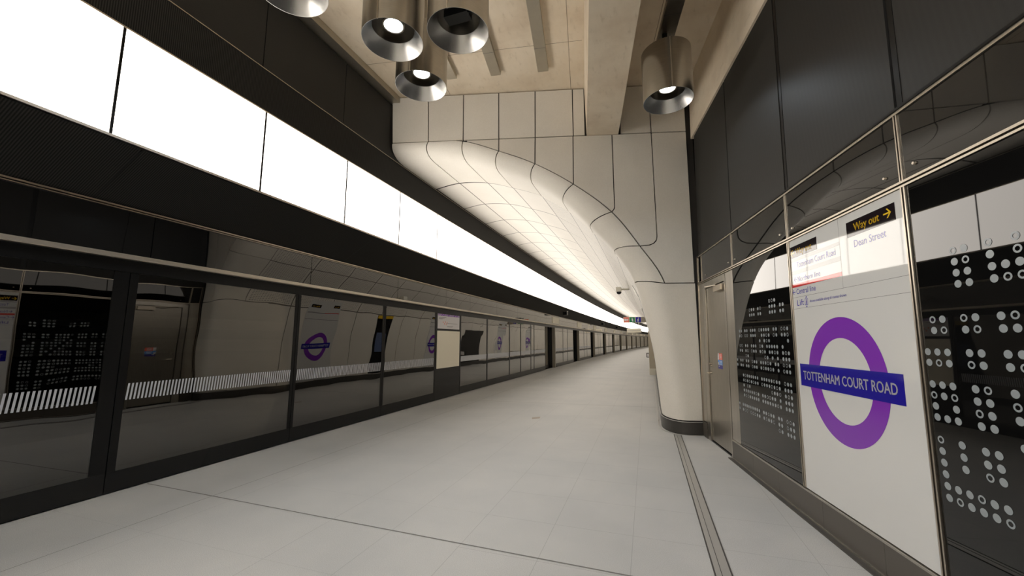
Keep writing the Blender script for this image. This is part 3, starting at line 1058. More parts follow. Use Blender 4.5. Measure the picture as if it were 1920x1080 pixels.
DOT_R = {0: '....ox.o.o', 1: '....xo.x.o', 2: '....xx.xxx', 3: '....xx.xoo', 6: 'xox.ox.xox', 7: 'xxo.xo.xx', 9: 'xxx.xx.xx', 10: 'xox.ox.xo', 12: 'xxx.xo.x', 13: 'oxo.xx.o', 14: 'x.x.ox.x', 15: 'xxx.xx', 16: '.......x', 17: 'o.x.xx', 18: 'x.x.xx', 19: 'x.x.ox', 20: 'x', 21: 'xxxoxx', 22: 'xoxxxo'}
def dot_panel(label, u0, u1, data, place, r1, r0):
    t = thing('dotted_glass_panel', label, 'panel', rw((u0 + u1) / 2, 0.245, 0), 'black glass panels with dot pattern')
    mb = MB(); mb.poly_prism([(u0, 0.247), (u1, 0.247), (u1, 2.404), (u0, 2.404)], -0.02, 0.0, rw)
    mb.build('pane', M['gloss'], t)
    full, ring = MB(), MB()
    for k2, row in data.items():
        for j, c in enumerate(row):
            if c == '.':
                continue
            u, z = place(j, k2)
            if u < u0 + 0.02 or u > u1 - 0.02:
                continue
            if c == 'x':
                flat(full, disc2(u, z, r1, 22), rw, 0.0012)
            else:
                flat(ring, ring2(u, z, r0, r1, 22), rw, 0.0012)
    full.build('dot_pattern', M['dot'], t); ring.build('ring_pattern', M['dot'], t)
dot_panel('black glass panel with pale dots between the steel door and the sign', -2.32, -0.905, DOT_L, lambda j, k2: (-1.013 - 0.0557 * j - 0.0, 1.960 - 0.0581 * k2), 0.0180, 0.0125)
dot_panel('black glass panel with large pale dots right of the station sign', 0.507, 1.88, DOT_R, lambda j, k2: (0.520 + 0.0612 * j + 0.045 * (0.058 * k2 - 0.345), 1.960 - 0.0581 * k2), 0.0197, 0.0110)
mb = MB()
for a, b in zip(SEAM[4:], SEAM[5:]):
    mb.poly_prism([(a + 0.02, 0.247), (b - 0.018, 0.247), (b - 0.018, 2.404), (a + 0.02, 2.404)], -0.02, 0.0, rw)
mb.build('rear_pane', M['gloss'], wr)

# station sign
t = thing('station_sign', 'tall white glass station sign with purple roundel and blue name bar', 'sign', rw(-0.2, 0.245, 0))
S0, S1 = -0.888, 0.487
mb = MB(); mb.poly_prism([(S0 + 0.022, 0.247), (S1 - 0.018, 0.247), (S1 - 0.018, 2.404), (S0 + 0.022, 2.404)], -0.02, 0.001, rw)
mb.build('backing', M['sign'], t)
mb = MB(); flat(mb, ring2(-0.235, 1.2045, 0.312, 0.468, 96, 0.975), rw, 0.0020); ringo = mb.build('roundel_ring', M['purple'], t)
mb = MB(); mb.poly_prism([(-0.826, 1.1105), (0.335, 1.1105), (0.335, 1.2975), (-0.826, 1.2975)], 0.001, 0.0032, rw); bar = mb.build('name_bar', M['blue'], t)
vs2, fs2 = text_fit('TOTTENHAM COURT ROAD', 1.062, 0.070, 0.018)
mb = MB(); flat(mb, ([(a - 0.778, b + 1.167) for a, b in vs2], fs2), rw, 0.0040); mb.build('lettering', M['white'], bar)
def plate(u0, u1, z0, z1, arrow, txt, tu0, tu1, tz, cap):
    mb = MB(); mb.poly_prism([(u0, z0), (u1, z0), (u1, z1), (u0, z1)], 0.001, 0.0022, rw)
    p = mb.build('way_out_plate', M['wayblack'], t)
    mb = MB(); vs3, fs3 = text_fit(txt, tu1 - tu0, cap, 0.020)
    flat(mb, ([(a + tu0, b + tz) for a, b in vs3], fs3), rw, 0.0030)
    mb.build('lettering', M['yellow'], p)
    cu, s, zc = arrow
    mb = MB(); h = cap * 0.62
    def q(a, b):
        return (cu + s * a, zc + b)
    flat(mb, ([q(-h, -h * .15), q(h * .75, -h * .15), q(h * .75, h * .15), q(-h, h * .15)], [(0, 1, 2, 3)]), rw, 0.0030)
    flat(mb, ([q(h * 1.05, 0), q(h * .15, h * .95), q(-h * .2, h * .95), q(h * .62, 0)], [(0, 1, 2, 3)]), rw, 0.0030)
    flat(mb, ([q(h * 1.05, 0), q(h * .15, -h * .95), q(-h * .2, -h * .95), q(h * .62, 0)], [(0, 1, 2, 3)]), rw, 0.0030)
    mb.build('arrow', M['yellow'], p)
plate(-0.862, -0.437, 2.240, 2.345, (-0.820, -1, 2.284), 'Way out', -0.765, -0.515, 2.262, 0.052)
plate(-0.057, 0.405, 2.232, 2.343, (0.340, 1, 2.292), 'Way out', 0.020, 0.270, 2.266, 0.052)
def words_on(s, u0, u1, z, cap, m, bold=0.0, par=None, d=0.0020):
    vs3, fs3 = text_fit(s, u1 - u0, cap, bold)
    mb = MB(); flat(mb, ([(a + u0, b + z) for a, b in vs3], fs3), rw, d)
    return mb.build('lettering', m, par or t)
words_on('Tottenham Court Road', -0.765, -0.205, 2.142, 0.050, M['navy'])
words_on('Dean Street', 0.010, 0.315, 2.150, 0.050, M['navy'])
words_on('Northern line', -0.765, -0.420, 2.018, 0.043, M['navy'])
words_on('Central line', -0.800, -0.500, 1.908, 0.046, M['navy'])
words_on('Lift', -0.800, -0.690, 1.805, 0.050, M['navy'])
words_on('Access available along all routes shown', -0.600, -0.120, 1.818, 0.022, M['navy'])
mb = MB()
def arrow_left(u, z, h):
    flat(mb, rect2(u, u + 1.9 * h, z - .16 * h, z + .16 * h), rw, 0.0020)
    for s in (1, -1):
        flat(mb, ([(u - .15 * h, z), (u + .7 * h, z + s * .95 * h), (u + 1.05 * h, z + s * .95 * h), (u + .25 * h, z)], [(0, 1, 2, 3)]), rw, 0.0020)
arrow_left(-0.825, 2.040, 0.024); arrow_left(-0.862, 1.930, 0.024)
mb.build('direction_arrow', M['navy'], t)
mb = MB()
for a0, a1, b0, b1 in ((-0.672, -0.628, 1.80, 1.804), (-0.672, -0.628, 1.852, 1.856), (-0.672, -0.668, 1.80, 1.856), (-0.632, -0.628, 1.80, 1.856), (-0.656, -0.644, 1.806, 1.836)):
    flat(mb, rect2(a0, a1, b0, b1), rw, 0.0020)
flat(mb, disc2(-0.650, 1.843, 0.006, 12), rw, 0.0020)
for s in (1, -1):
    zc = 1.828 + s * 0.036
    flat(mb, ([(-0.662, zc), (-0.638, zc), (-0.650, zc + s * 0.014)], [(0, 1, 2)]), rw, 0.0020)
mb.build('lift_symbol', M['navy'], t)
mb = MB(); flat(mb, rect2(-0.862, -0.150, 2.205, 2.232), rw, 0.0018); flat(mb, rect2(-0.862, -0.150, 2.088, 2.122), rw, 0.0018); mb.build('grey_line', M['fade'], t)
mb = MB(); flat(mb, rect2(-0.864, -0.150, 1.972, 2.004), rw, 0.0018); mb.build('red_line', M['red'], t)
mb = MB()
flat(mb, rect2(S0 + 0.022, S1 - 0.018, 1.8795, 1.8820), rw, 0.0015); flat(mb, rect2(S0 + 0.022, S1 - 0.018, 1.778, 1.7805), rw, 0.0015)
flat(mb, rect2(-0.150, -0.1475, 1.881, 2.404), rw, 0.0015)
mb.build('panel_joint', M['hair'], t)

# ================================================================== PLATFORM SCREENS
def screen_pane(a, b, d, label, stripes=None, frame=(0.045, 0.045), kick=0.205, group='glass platform screens along the platform edge'):
    p = (wx((a + b) / 2) + d, (a + b) / 2, 0)
    t = thing('platform_screen', label, 'screen', p, group)
    L = lambda y, z, o: (wx(y) + d + o, y, z)
    mb = MB()
    mb.poly_prism([(a + 0.004, 0.01), (b - 0.004, 0.01), (b - 0.004, kick), (a + 0.004, kick)], -0.03, 0.004, L)
    mb.build('kick_plate', M['kick'], t)
    mb = MB()
    mb.poly_prism([(a + 0.004, kick), (a + frame[0], kick), (a + frame[0], 2.21), (a + 0.004, 2.21)], -0.03, 0.003, L)
    mb.build('stile', M['black'], t)
    mb = MB()
    mb.poly_prism([(b - frame[1], kick), (b - 0.004, kick), (b - 0.004, 2.21), (b - frame[1], 2.21)], -0.03, 0.003, L)
    mb.build('stile', M['black'], t)
    mb = MB()
    mb.poly_prism([(a + frame[0], kick), (b - frame[1], kick), (b - frame[1], 2.20), (a + frame[0], 2.20)], -0.012, -0.001, L)
    # a single sheet is enough for the eye; the second face sits 11 mm behind
    mb.f = [f for f in mb.f if True]
    g = mb.build('glass', M['glass'], t)
    if stripes:
        mb = MB(); y = a + frame[0] + 0.01
        while y < b - frame[1] - stripes[2] - 0.012:
            mb.add([L(y, stripes[0], 0.0005), L(y + stripes[2], stripes[0], 0.0005), L(y + stripes[2] + 0.012, stripes[1], 0.0005), L(y + 0.012, stripes[1], 0.0005)], [(0, 1, 2, 3)])
            y += stripes[3]
        mb.build('stripe_band', M['frost'], t)
    return t
near = [-14, -12.46, -10.3, -8.15, -6.0, -3.83, -1.67, 0.48, 2.63, 4.77, 6.92, 9.03]
where = {7: 'at the left edge of the photo', 8: 'reflecting the steel door, second from the left edge', 9: 'reflecting the purple roundel, third from the left edge', 10: 'just left of the blank poster'}
for i, (a, b) in enumerate(zip(near, near[1:])):
    fr_ = (0.075 if i == 8 else 0.05, 0.13 if i == 7 else 0.05)
    screen_pane(a, b, 0.0, 'dark glass platform screen %s' % where.get(i, 'behind the camera'), (0.895, 1.060, 0.017, 0.034), fr_)
# poster bay
t = thing('poster_screen', 'black solid screen bay carrying a blank cream poster and line diagram', 'panel', (wx(9.7), 9.72, 0))
mb = MB(); mb.poly_prism([(9.035, 0.01), (10.405, 0.01), (10.405, 2.2), (9.035, 2.2)], -0.04, 0.002, scr); mb.build('bay_panel', M['kick'], t)
mb = MB(); mb.poly_prism([(9.09, 0.785), (10.34, 0.785), (10.34, 1.745), (9.09, 1.745)], 0.002, 0.02, scr); mb.build('blank_poster', M['cream'], t)
mb = MB(); mb.poly_prism([(9.10, 1.80), (10.33, 1.80), (10.33, 2.185), (9.10, 2.185)], 0.002, 0.012, scr); ld = mb.build('line_diagram', M['paper'], t)
mb = MB(); flat(mb, rect2(9.10, 10.33, 2.135, 2.185), scr, 0.0135); mb.build('diagram_header', M['lilac'], ld)
mb = MB()
for a in (9.25, 9.35, 9.62, 9.95, 10.1):
    flat(mb, ([(a, 2.14), (a + .05, 2.14), (a + .12, 2.18), (a + .07, 2.18)], [(0, 1, 2, 3)]), scr, 0.0145)
mb.build('header_graphic', M['purple'], ld)
mb = MB()
for r_ in range(3):
    flat(mb, rect2(9.15, 9.55 - .1 * r_, 2.09 - r_ * .022, 2.10 - r_ * .022), scr, 0.0135)
flat(mb, rect2(9.55, 10.2, 1.945, 1.952), scr, 0.0135); flat(mb, rect2(9.6, 9.95, 1.87, 1.878), scr, 0.0135); flat(mb, rect2(9.6, 9.9, 1.85, 1.857), scr, 0.0135)
mb.build('diagram_text', M['hair'], ld)
mb = MB()
for a, b in ((9.38, 1.97), (9.45, 1.93), (9.5, 1.98), (9.55, 1.92), (9.6, 1.965)):
    flat(mb, disc2(a, b, 0.02, 12), scr, 0.0137)
mb.build('diagram_stops', M['pink'], ld)
mid = [10.41, 12.42, 14.64, 16.03, 17.50, 18.02, 20.04]
wl2 = ['just right of the blank poster', 'sixth in the row, right of the poster', 'seventh in the row', 'eighth in the row', 'ninth in the row, very narrow', 'last before the first recessed door']
for i, (a, b) in enumerate(zip(mid, mid[1:])):
    screen_pane(a, b, 0.0, 'dark glass platform screen %s' % wl2[i], (0.90, 1.05, 0.03, 0.032), (0.05, 0.05))
# door modules, each with a recessed door and a steel return facing back along the platform
YA = [22.1 + 7.33 * i for i in range(12)]
def recess(a, b, i):
    far = 'in the distant run of doors' if i > 2 else ('the %s recess from the poster' % ORD[i])
    t = thing('recessed_door', 'glass platform door set back behind the screens, %s' % far, 'door', (wx(b) - 0.28, (a + b) / 2, 0), 'recessed platform doors')
    L = lambda y, z, o: (wx(y) - 0.28 + o, y, z)
    mb = MB(); mb.poly_prism([(a, 0.01), (b, 0.01), (b, 0.18), (a, 0.18)], -0.03, 0.004, L); mb.build('kick_plate', M['kick'], t)
    m_ = (a + b) / 2
    for q0, q1 in ((a, a + 0.06), (m_ - .05, m_ + .05), (b - .06, b)):
        mb = MB(); mb.poly_prism([(q0, 0.18), (q1, 0.18), (q1, 2.25), (q0, 2.25)], -0.03, 0.003, L)
        mb.build('stile', M['black'], t)
    mb = MB(); mb.poly_prism([(a + .06, 0.18), (b - .06, 0.18), (b - .06, 2.25), (a + .06, 2.25)], -0.012, -0.001, L); mb.build('glass', M['glass'], t)
    # return faces
    mb = MB(); mb.box(wx(b) - 0.15, wx(b) + 0.01, b, b + 0.12, 0.0, 2.325)
    mb.build('steel_return', M['pylon'], t)
    mb = MB(); mb.box(wx(b) - 0.30, wx(b) - 0.15, b + 0.01, b + 0.12, 0.0, 2.325); mb.box(wx(a) - .3, wx(a) - 0.02, a - 0.03, a - 0.005, 0.0, 2.325)
    mb.build('dark_return', M['black'], t)
    mb = MB(); mb.box(wx(b) - 0.32, wx(b) - 0.005, a, b, 2.30, 2.33); mb.build('recess_soffit', M['black'], t)
recess(20.05, 22.1, 0)
for i, ya in enumerate(YA[:-1]):
    yb = YA[i + 1] - 2.06
    cuts = [ya + 0.12, ya + 2.1, ya + 3.4, yb]
    for q, (a, b) in enumerate(zip(cuts, cuts[1:])):
        if i < 3:
            lab = 'glass platform screen, %s pane after the %s recessed door' % (ORD[q], ORD[i])
        else:
            lab = 'glass platform screen in the distant curving run'
        screen_pane(a, b, 0.0, lab, (0.90, 1.04, 0.03, 0.032) if i < 2 else None, (0.05, 0.05))
    recess(yb, YA[i + 1], i + 1)
# white door-number plates on the fascia above each door
for i, ya in enumerate(YA[:-1]):
    mb = MB(); mb.poly_prism([(ya - 0.5, 2.43), (ya + 1.1, 2.43), (ya + 1.1, 2.80), (ya - 0.5, 2.80)], 0.0, 0.02, scr)
    lab = 'pale blank plate on the fascia above the %s recessed door' % ORD[i] if i < 3 else 'pale blank plate on the distant fascia'
    tag(mb.build('fascia_plate', M['cream']), lab, 'plate', 'pale plates on the fascia')
# small camera boxes on the ribbed band
for i, y in enumerate((22.6, 38.5, 50.0)):
    t = thing('band_camera', 'small dark camera box on the ribbed band, %s' % ('nearest' if i == 0 else ('middle one' if i == 1 else 'farthest')), 'camera', (wx(y) + 0.45, y, 3.13), 'camera boxes on the black band')
    x = wx(y) + 0.42
    mb = MB(); mb.box(x, x + 0.22, y - 0.18, y + 0.18, 2.93, 3.13); mb.build('housing', M['black'], t)
    mb = MB(); mb.box(x - 0.02, x + 0.24, y - 0.2, y + 0.2, 3.13, 3.15); mb.build('bracket', M['trim'], t)
for i, y in enumerate((15.9, 31.5, 36.0)):
    mb = MB(); mb.box(wx(y) + 0.02, wx(y) + 0.12, y - 0.2, y + 0.2, 2.372, 2.42)
    tag(mb.build('door_sensor', M['black']), 'small dark sensor bar sitting on the metal rail, %s' % ('nearest one' if i == 0 else ('second one' if i == 1 else 'third one')), 'sensor', 'sensor bars on the rail')

# track side behind the glass
mb = MB(); sweep(mb, [(-0.12, -1.1), (-4.4, -1.1)], Y_NEAR, Y_FAR, closed=False); 
struct(mb.build('floor_track', M['ballast'], recalc=False), 'track bed behind the screens')
mb = MB()
prof = [(-4.3, -1.2)] + [(-2.2 - 2.6 * math.cos(q), 1.6 + 3.0 * math.sin(q)) for q in [R(-35 + 12.5 * j) for j in range(11)]] + [(-0.4, 5.0), (-0.05, 5.0)]
sweep(mb, prof, Y_NEAR, Y_FAR, closed=False)
struct(mb.build('wall_track', M['lining'], recalc=False), 'dark tunnel lining behind the track')
for i, (z0, z1) in enumerate(((1.75, 1.98), (1.25, 1.52))):
    mb = MB(); sweep(mb, rect_prof(-4.35, -4.15, z0, z1), Y_NEAR, 40, 4)
    tag(mb.build('cable_tray', M['tray']), 'galvanised cable tray on the track side, %s one' % ('upper' if i == 0 else 'lower'), 'cable tray', 'cable trays behind the screens')
for i, a in enumerate((-1.3, -2.73)):
    mb = MB(); sweep(mb, rect_prof(a, a + 0.07, -1.1, -0.95), Y_NEAR, Y_FAR, 4)
    tag(mb.build('running_rail', M['tray']), 'steel running rail, %s the platform' % ('nearer to' if i == 0 else 'farther from'), 'rail', 'running rails')

# ================================================================== SIGNS AND FITTINGS ON THE TUNNEL LINING
def tunnel_sign(yc, label, w=1.34):
    t = thing('curved_station_sign', label, 'sign', tun(yc, 0.25, 0), 'station signs on the curved tunnel wall')
    y0, y1 = yc - w / 2, yc + w / 2
    def slab(a0, a1, b0, b1, d, m, name, par):
        mb = MB(); ns = max(2, int((b1 - b0) / 0.08))
        rows = [[tun(a0, b0 + (b1 - b0) * q / ns, d), tun(a1, b0 + (b1 - b0) * q / ns, d)] for q in range(ns + 1)]
        grid(mb, rows)
        o = mb.build(name, m, par, recalc=False)
        for p in o.data.polygons: p.use_smooth = True
        return o
    mb = MB(); ns = 36
    rows = []
    for q in range(ns + 1):
        s = 0.24 + 2.62 * q / ns
        rows.append([tun(y0, s, 0.0), tun(y0, s, 0.016), tun(y1, s, 0.016), tun(y1, s, 0.0)])
    grid(mb, rows); mb.build('backing', M['sign'], t, recalc=False)
    # joint lines
    for s in (2.18,):
        slab(y0, y1, s, s + 0.012, 0.019, M['hair'], 'panel_joint', t)
    slab(y0 + .03, y0 + w * .5, 2.40, 2.425, 0.019, M['hair'], 'grey_line', t); slab(y0 + w * .5, y1 - .03, 2.40, 2.425, 0.019, M['red'], 'red_line', t)
    slab(y1 - .42, y1 - .07, 2.60, 2.71, 0.019, M['wayblack'], 'way_out_plate', t); slab(y0 + .07, y0 + .42, 2.60, 2.71, 0.019, M['wayblack'], 'way_out_plate', t)
    for (a, b_) in ((y1 - .38, y1 - .12), (y0 + .12, y0 + .38)):
        vs3, fs3 = text_fit('Way out', b_ - a, 0.05, 0.02)
        mb = MB(); mb.add([tun(b_ - q[0], 2.63 + q[1], 0.0215) for q in vs3], fs3); mb.build('lettering', M['yellow'], t, recalc=False)
    vs3, fs3 = ring2(0, 0, 0.31, 0.465, 64)
    mb = MB(); mb.add([tun(yc - a, 1.30 + b, 0.0195) for a, b in vs3], fs3); mb.build('roundel_ring', M['purple'], t, recalc=False)
    mb = MB(); rows = [[tun(yc - .58, 1.21 + .18 * q / 3, 0.024), tun(yc + .58, 1.21 + .18 * q / 3, 0.024)] for q in range(4)]
    grid(mb, rows); bar2 = mb.build('name_bar', M['blue'], t, recalc=False)
    vs3, fs3 = text_fit('TOTTENHAM COURT ROAD', 1.06, 0.070, 0.012)
    mb = MB(); mb.add([tun(yc + .53 - a, 1.265 + b, 0.0265) for a, b in vs3], fs3); mb.build('lettering', M['white'], bar2, recalc=False)
for i, y in enumerate((10.46, 17.9, 27.3, 34.2)):
    tunnel_sign(y, 'white station sign with purple roundel on curved wall, seen mirrored in screens, %s' % (['nearest', 'second nearest', 'third nearest', 'farthest'][i]))
# dark information niche
t = thing('information_panel', 'tall dark information panel with yellow head on the curved wall', 'panel', tun(13.7, 0.25, 0))
mb = MB(); rows = [[tun(13.25, 0.24 + 2.3 * q / 20, 0.0), tun(13.25, 0.24 + 2.3 * q / 20, 0.014), tun(14.2, 0.24 + 2.3 * q / 20, 0.014), tun(14.2, 0.24 + 2.3 * q / 20, 0.0)] for q in range(21)]
grid(mb, rows); mb.build('backing', M['kick'], t, recalc=False)
mb = MB(); rows = [[tun(13.25, 2.40 + .13 * q / 3, 0.018), tun(14.2, 2.40 + .13 * q / 3, 0.018)] for q in range(4)]
grid(mb, rows); mb.build('yellow_head', M['yellow'], t, recalc=False)
mb = MB(); rows = [[tun(13.4, 1.05 + .75 * q / 8, 0.018), tun(14.05, 1.05 + .75 * q / 8, 0.018)] for q in range(9)]
grid(mb, rows); mb.build('map_sheet', plain('map_blue', (0.10, 0.14, 0.26), 0.4), t, recalc=False)
# cross-passage opening
t = struct_root('door_2', 'dark cross-passage opening in the curved wall')
mb = MB(); rows = [[tun(21.2, 0.02 + 2.1 * q / 16, 0.0), tun(21.2, 0.02 + 2.1 * q / 16, 0.02), tun(23.8, 0.02 + 2.1 * q / 16, 0.02), tun(23.8, 0.02 + 2.1 * q / 16, 0.0)] for q in range(17)]
grid(mb, rows); mb.build('opening_panel', M['back'], t, recalc=False)
# perch benches
for i, y in enumerate((30.6, 38.0)):
    t = thing('perch_bench', 'slim perch bench on the tunnel wall, %s' % (['nearer one', 'farther one'][i]), 'bench', (wx(y) + 5.1, y, 0), 'perch benches in the tunnel')
    x = wx(y) + 5.0
    mb = MB(); mb.box(x, x + .2, y - .9, y + .9, .62, .68); mb.build('seat', M['steel'], t)
    for s in (-.7, .7):
        mb = MB(); mb.box(x + .10, x + .22, y + s - .03, y + s + .03, 0.45, .62); mb.build('bracket', M['steel'], t)

# dome camera on an arm
t = thing('dome_camera', 'cream dome camera on an arm in front of the curved wall', 'camera', (-0.80, 13.8, 3.1))
mb = MB(); mb.tube([(-0.36, 13.8, 3.20), (-0.78, 13.8, 3.20)], 0.03, 8); mb.build('arm', M['camw'], t)
mb = MB(); mb.box(-0.90, -0.73, 13.68, 13.92, 3.12, 3.27); mb.build('housing', M['camw'], t)
mb = MB(); mb.lathe((-0.81, 13.80), [(0.001, 3.035), (0.05, 3.045), (0.078, 3.08), (0.08, 3.12)], 20); mb.build('dome', M['dome'], t, smooth=True)
# projecting direction sign
t = thing('projecting_sign', 'projecting sign with red, green and blue symbol squares near the ceiling', 'sign', (-0.75, 28.0, 2.75))
mb = MB(); mb.box(-1.42, 0.10, 28.03, 28.10, 2.68, 3.06); mb.build('sign_box', M['camw'], t)
for i, (m, a) in enumerate((('pink', -1.40), ('green', -1.02), ('blue', -0.63))):
    mb = MB(); mb.box(a, a + 0.34, 28.02, 28.03, 2.70, 3.04); sq = mb.build('symbol_square', M[m], t)
    mb = MB(); c = (a + .17, 2.87)
    F = lambda x, z, d: (x, 28.02 - d, z)
    if i == 0:
        flat(mb, disc2(c[0] - .06, c[1], .075, 16), F, 0.003); flat(mb, disc2(c[0] + .08, c[1], .055, 16), F, 0.003)
    elif i == 1:
        flat(mb, disc2(c[0], c[1] + .09, .03, 12), F, 0.003); flat(mb, ([(c[0] - .04, c[1] + .05), (c[0] + .05, c[1] + .05), (c[0] + .07, c[1] - .12), (c[0] - .02, c[1] - .12)], [(0, 1, 2, 3)]), F, 0.003)
    else:
        flat(mb, disc2(c[0] + .02, c[1] + .10, .028, 12), F, 0.003); flat(mb, ([(c[0] - .05, c[1] + .04), (c[0] + .035, c[1] + .04), (c[0] + .01, c[1] - .13), (c[0] - .05, c[1] - .13)], [(0, 1, 2, 3)]), F, 0.003)
    mb.build('symbol', M['white'], sq)
mb = MB(); mb.box(-0.27, 0.08, 28.02, 28.03, 2.70, 3.04); mb.build('blank_square', M['pylon'], t)
# hanging display further down
t = thing('hanging_display', 'distant pale display box hanging under the light wall', 'display', (-1.3, 52, 2.9))
mb = MB(); mb.box(-2.25, -0.55, 51.9, 52.3, 2.45, 2.95); mb.build('display_box', M['cream'], t)
mb = MB(); mb.box(-2.2, -0.6, 51.88, 51.9, 2.62, 2.66); mb.box(-2.2, -0.6, 51.88, 51.9, 2.72, 2.74); mb.build('display_slot', M['hair'], t)
for x in (-2.0, -0.8):
    mb = MB(); mb.cyl((x, 52.1), 0.03, 2.95, 4.6 if x < -1.5 else 4.2, 10); mb.build('hanger', M['camw'], t)
# help point column
t = thing('help_point', 'narrow beige help point unit standing against the tunnel wall', 'help point', (0.2, 19.2, 0))
mb = MB(); mb.box(0.085, 0.46, 18.80, 19.7, 0.27, 1.95); mb.build('cabinet', plain('beige_unit', (0.38, 0.33, 0.25), 0.45), t)
mb = MB(); mb.box(0.075, 0.47, 18.79, 19.71, 0.0, 0.27); mb.build('plinth', M['camw'], t)
t = thing('fire_point', 'small white fitting with black edge on the wall behind the beige unit', 'fitting', (0.02, 21.0, 0.9))
mb = MB(); mb.box(-0.03, 0.30, 20.9, 21.1, 0.66, 0.88); mb.build('case', M['black'], t)
mb = MB(); mb.box(0.0, 0.28, 20.88, 20.9, 0.69, 0.85); mb.build('front', M['paper'], t)

# ================================================================== CEILING FITTINGS
def trunk(name, x1, y1, length, w, label, h=0.07, mat='trunk', z=6.0):
    t = thing('ceiling_trunking', label, 'trunking', (x1, y1, z), 'steel trunking on the concrete ceiling')
    def F(a, d, zz):
        p = Vector((x1, y1, 0)) - RD * a + Vector((RD.y, -RD.x, 0)) * d
        return (p.x, p.y, zz)
    mb = MB(); mb.add([F(0, 0, z), F(length, 0, z), F(length, w, z), F(0, w, z), F(0, 0, z + h), F(length, 0, z + h), F(length, w, z + h), F(0, w, z + h)],
                      [(0, 3, 2, 1), (4, 5, 6, 7), (0, 1, 5, 4), (1, 2, 6, 5), (2, 3, 7, 6), (3, 0, 4, 7)])
    mb.build('channel', M[mat], t)
    mb = MB(); mb.add([F(0.55, -0.002, z - 0.002), F(0.556, -0.002, z - 0.002), F(0.556, w + .002, z - 0.002), F(0.55, w + .002, z - 0.002)], [(0, 1, 2, 3)])
    mb.build('seam', M['hair'], t)
trunk('a', -1.553, 6.03, 9.0, 0.175, 'steel ceiling trunking nearest the concrete beam')
trunk('b', -2.345, 5.87, 9.0, 0.170, 'steel ceiling trunking second from the concrete beam')
trunk('c', -3.10, 5.72, 9.0, 0.170, 'steel ceiling trunking nearest the left wall')
trunk('d', 0.285, 5.28, 9.0, 0.200, 'dark bronze lighting channel right of the concrete beam', mat='pylon', z=5.42)

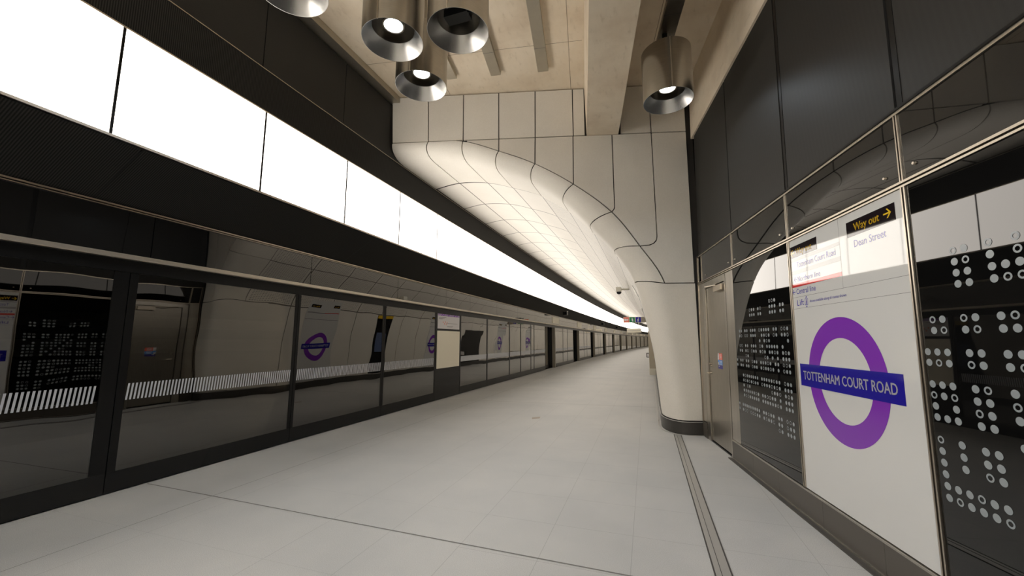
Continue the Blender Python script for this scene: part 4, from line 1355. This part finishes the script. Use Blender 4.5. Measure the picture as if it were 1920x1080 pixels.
def drum(x, y, label, lit=True, zb=4.5, top=6.0):
    t = thing('drum_light', label, 'light', (x, y, zb), 'cylindrical steel drum lights')
    R0 = 0.30; H = 0.66
    mb = MB(); mb.lathe((x, y), [(R0, zb), (R0, zb + 0.012), (R0, zb + H), (R0 - 0.02, zb + H + 0.004), (R0 - 0.02, zb + H - 0.02)], 72)
    auto_smooth(mb.build('shade', M['drum'], t), 30)
    mb = MB(); mb.lathe((x, y), [(R0, zb), (R0 - 0.004, zb + 0.0), (0.210, zb + 0.145), (0.210, zb + 0.15)], 72)
    auto_smooth(mb.build('reflector_cone', M['cone'], t, ), 30)
    mb = MB(); mb.lathe((x, y), [(0.211, zb + 0.145), (0.211, zb + 0.34), (0.0, zb + 0.34)], 48)
    auto_smooth(mb.build('inner_can', M['drum'], t), 30)
    mb = MB(); mb.lathe((x, y), [(0.0, zb + H - 0.01), (R0 - 0.01, zb + H - 0.01)], 48); mb.build('top_plate', M['black'], t)
    mb = MB(); a = 0.0016
    mb.box(x + 0.03, x + 0.042, y - R0 - 0.004, y - R0 + 0.01, zb, zb + H); mb.build('weld_seam', M['trim'], t)
    mb = MB(); mb.box(x - 0.03, x + 0.03, y - 0.03, y + 0.03, zb + H - 0.01, top); mb.build('stem', M['pylon'] if top > 5.5 else M['black'], t)
    if lit:
        mb = MB(); mb.lathe((x, y), [(0.088, zb + 0.195), (0.094, zb + 0.172), (0.110, zb + 0.172), (0.110, zb + 0.34)], 32); auto_smooth(mb.build('lamp_bezel', M['trim'], t), 30)
        mb = MB(); mb.lathe((x, y), [(0.0, zb + 0.178), (0.06, zb + 0.182), (0.09, zb + 0.195)], 32); mb.build('lamp_lens', M['led'], t, smooth=True)
        ld_ = bpy.data.lights.new('drum_lamp', 'SPOT'); ld_.energy = DRUM_W; ld_.spot_size = R(140); ld_.spot_blend = 0.75; ld_.shadow_soft_size = 0.07
        ld_.color = (0.82, 0.91, 1.0)
        lo = bpy.data.objects.new('drum_lamp', ld_); C.objects.link(lo); lo.location = (0, 0, 0.166); lo.parent = t
    else:
        mb = MB(); mb.box(x - 0.13, x + 0.12, y - 0.06, y + 0.06, zb + 0.15, zb + 0.23); mb.build('projector_box', M['dome'], t)
        mb = MB(); mb.box(x - 0.145, x - 0.13, y - 0.02, y + 0.02, zb + 0.17, zb + 0.34); mb.box(x + 0.12, x + 0.135, y - 0.02, y + 0.02, zb + 0.17, zb + 0.34); mb.build('yoke', M['black'], t)
    return t
drum(-2.308, 3.098, 'large steel drum light with a lit lens, top centre of the cluster')
drum(-1.630, 3.201, 'steel drum light holding a black box instead of a lens', lit=False)
drum(-2.424, 3.830, 'steel drum light hanging lowest in the photo of the cluster of three')
drum(0.386, 5.076, 'steel drum light alone between the concrete beam and dark wall', top=5.42)
drum(-2.785, 2.304, 'steel drum light cut off by the top edge, nearest the light wall')
# the rest of the drum cluster row over the camera
drum(-1.75, -0.6, 'steel drum light behind the camera, first')
drum(0.9, 1.6, 'steel drum light above the camera by the right wall')
drum(0.9, -6.5, 'steel drum light by the right wall, behind the camera')
drum(-2.1, -3.6, 'steel drum light behind the camera, farthest')
M['tube'] = mat_emit('fill_lens', (0.94, 0.97, 1.0), FILL)
row_names = ['nearest the camera', 'second from the camera', 'third from the camera', 'farthest from the camera']
for side, x in (('left', -2.9), ('right', 0.9)):  # unseen fill lights, added only to brighten the portal face and slab
    for i, y in enumerate((-3.6, -6.6, -9.6, -12.4)):
        t = thing('fill_light', 'added unseen fill light of the %s row behind the camera, %s' % (side, row_names[i]), 'light', (x, y, 5.1), 'fill lights added behind the camera')
        mb = MB(); mb.box(x - .09, x + .09, y - 1.12, y + 1.12, 5.01, 5.03); mb.build('tray', M['camw'], t)
        mb = MB(); mb.box(x - .06, x + .06, y - 1.1, y + 1.1, 5.032, 5.16); mb.build('lens', M['tube'], t)
        for q in (-.8, .8):
            mb = MB(); mb.cyl((x, y + q), 0.006, 5.16, 6.07, 8); mb.build('hanger', M['black'], t)
for o in bpy.data.objects:
    if '_o' in o:
        del o['_o']
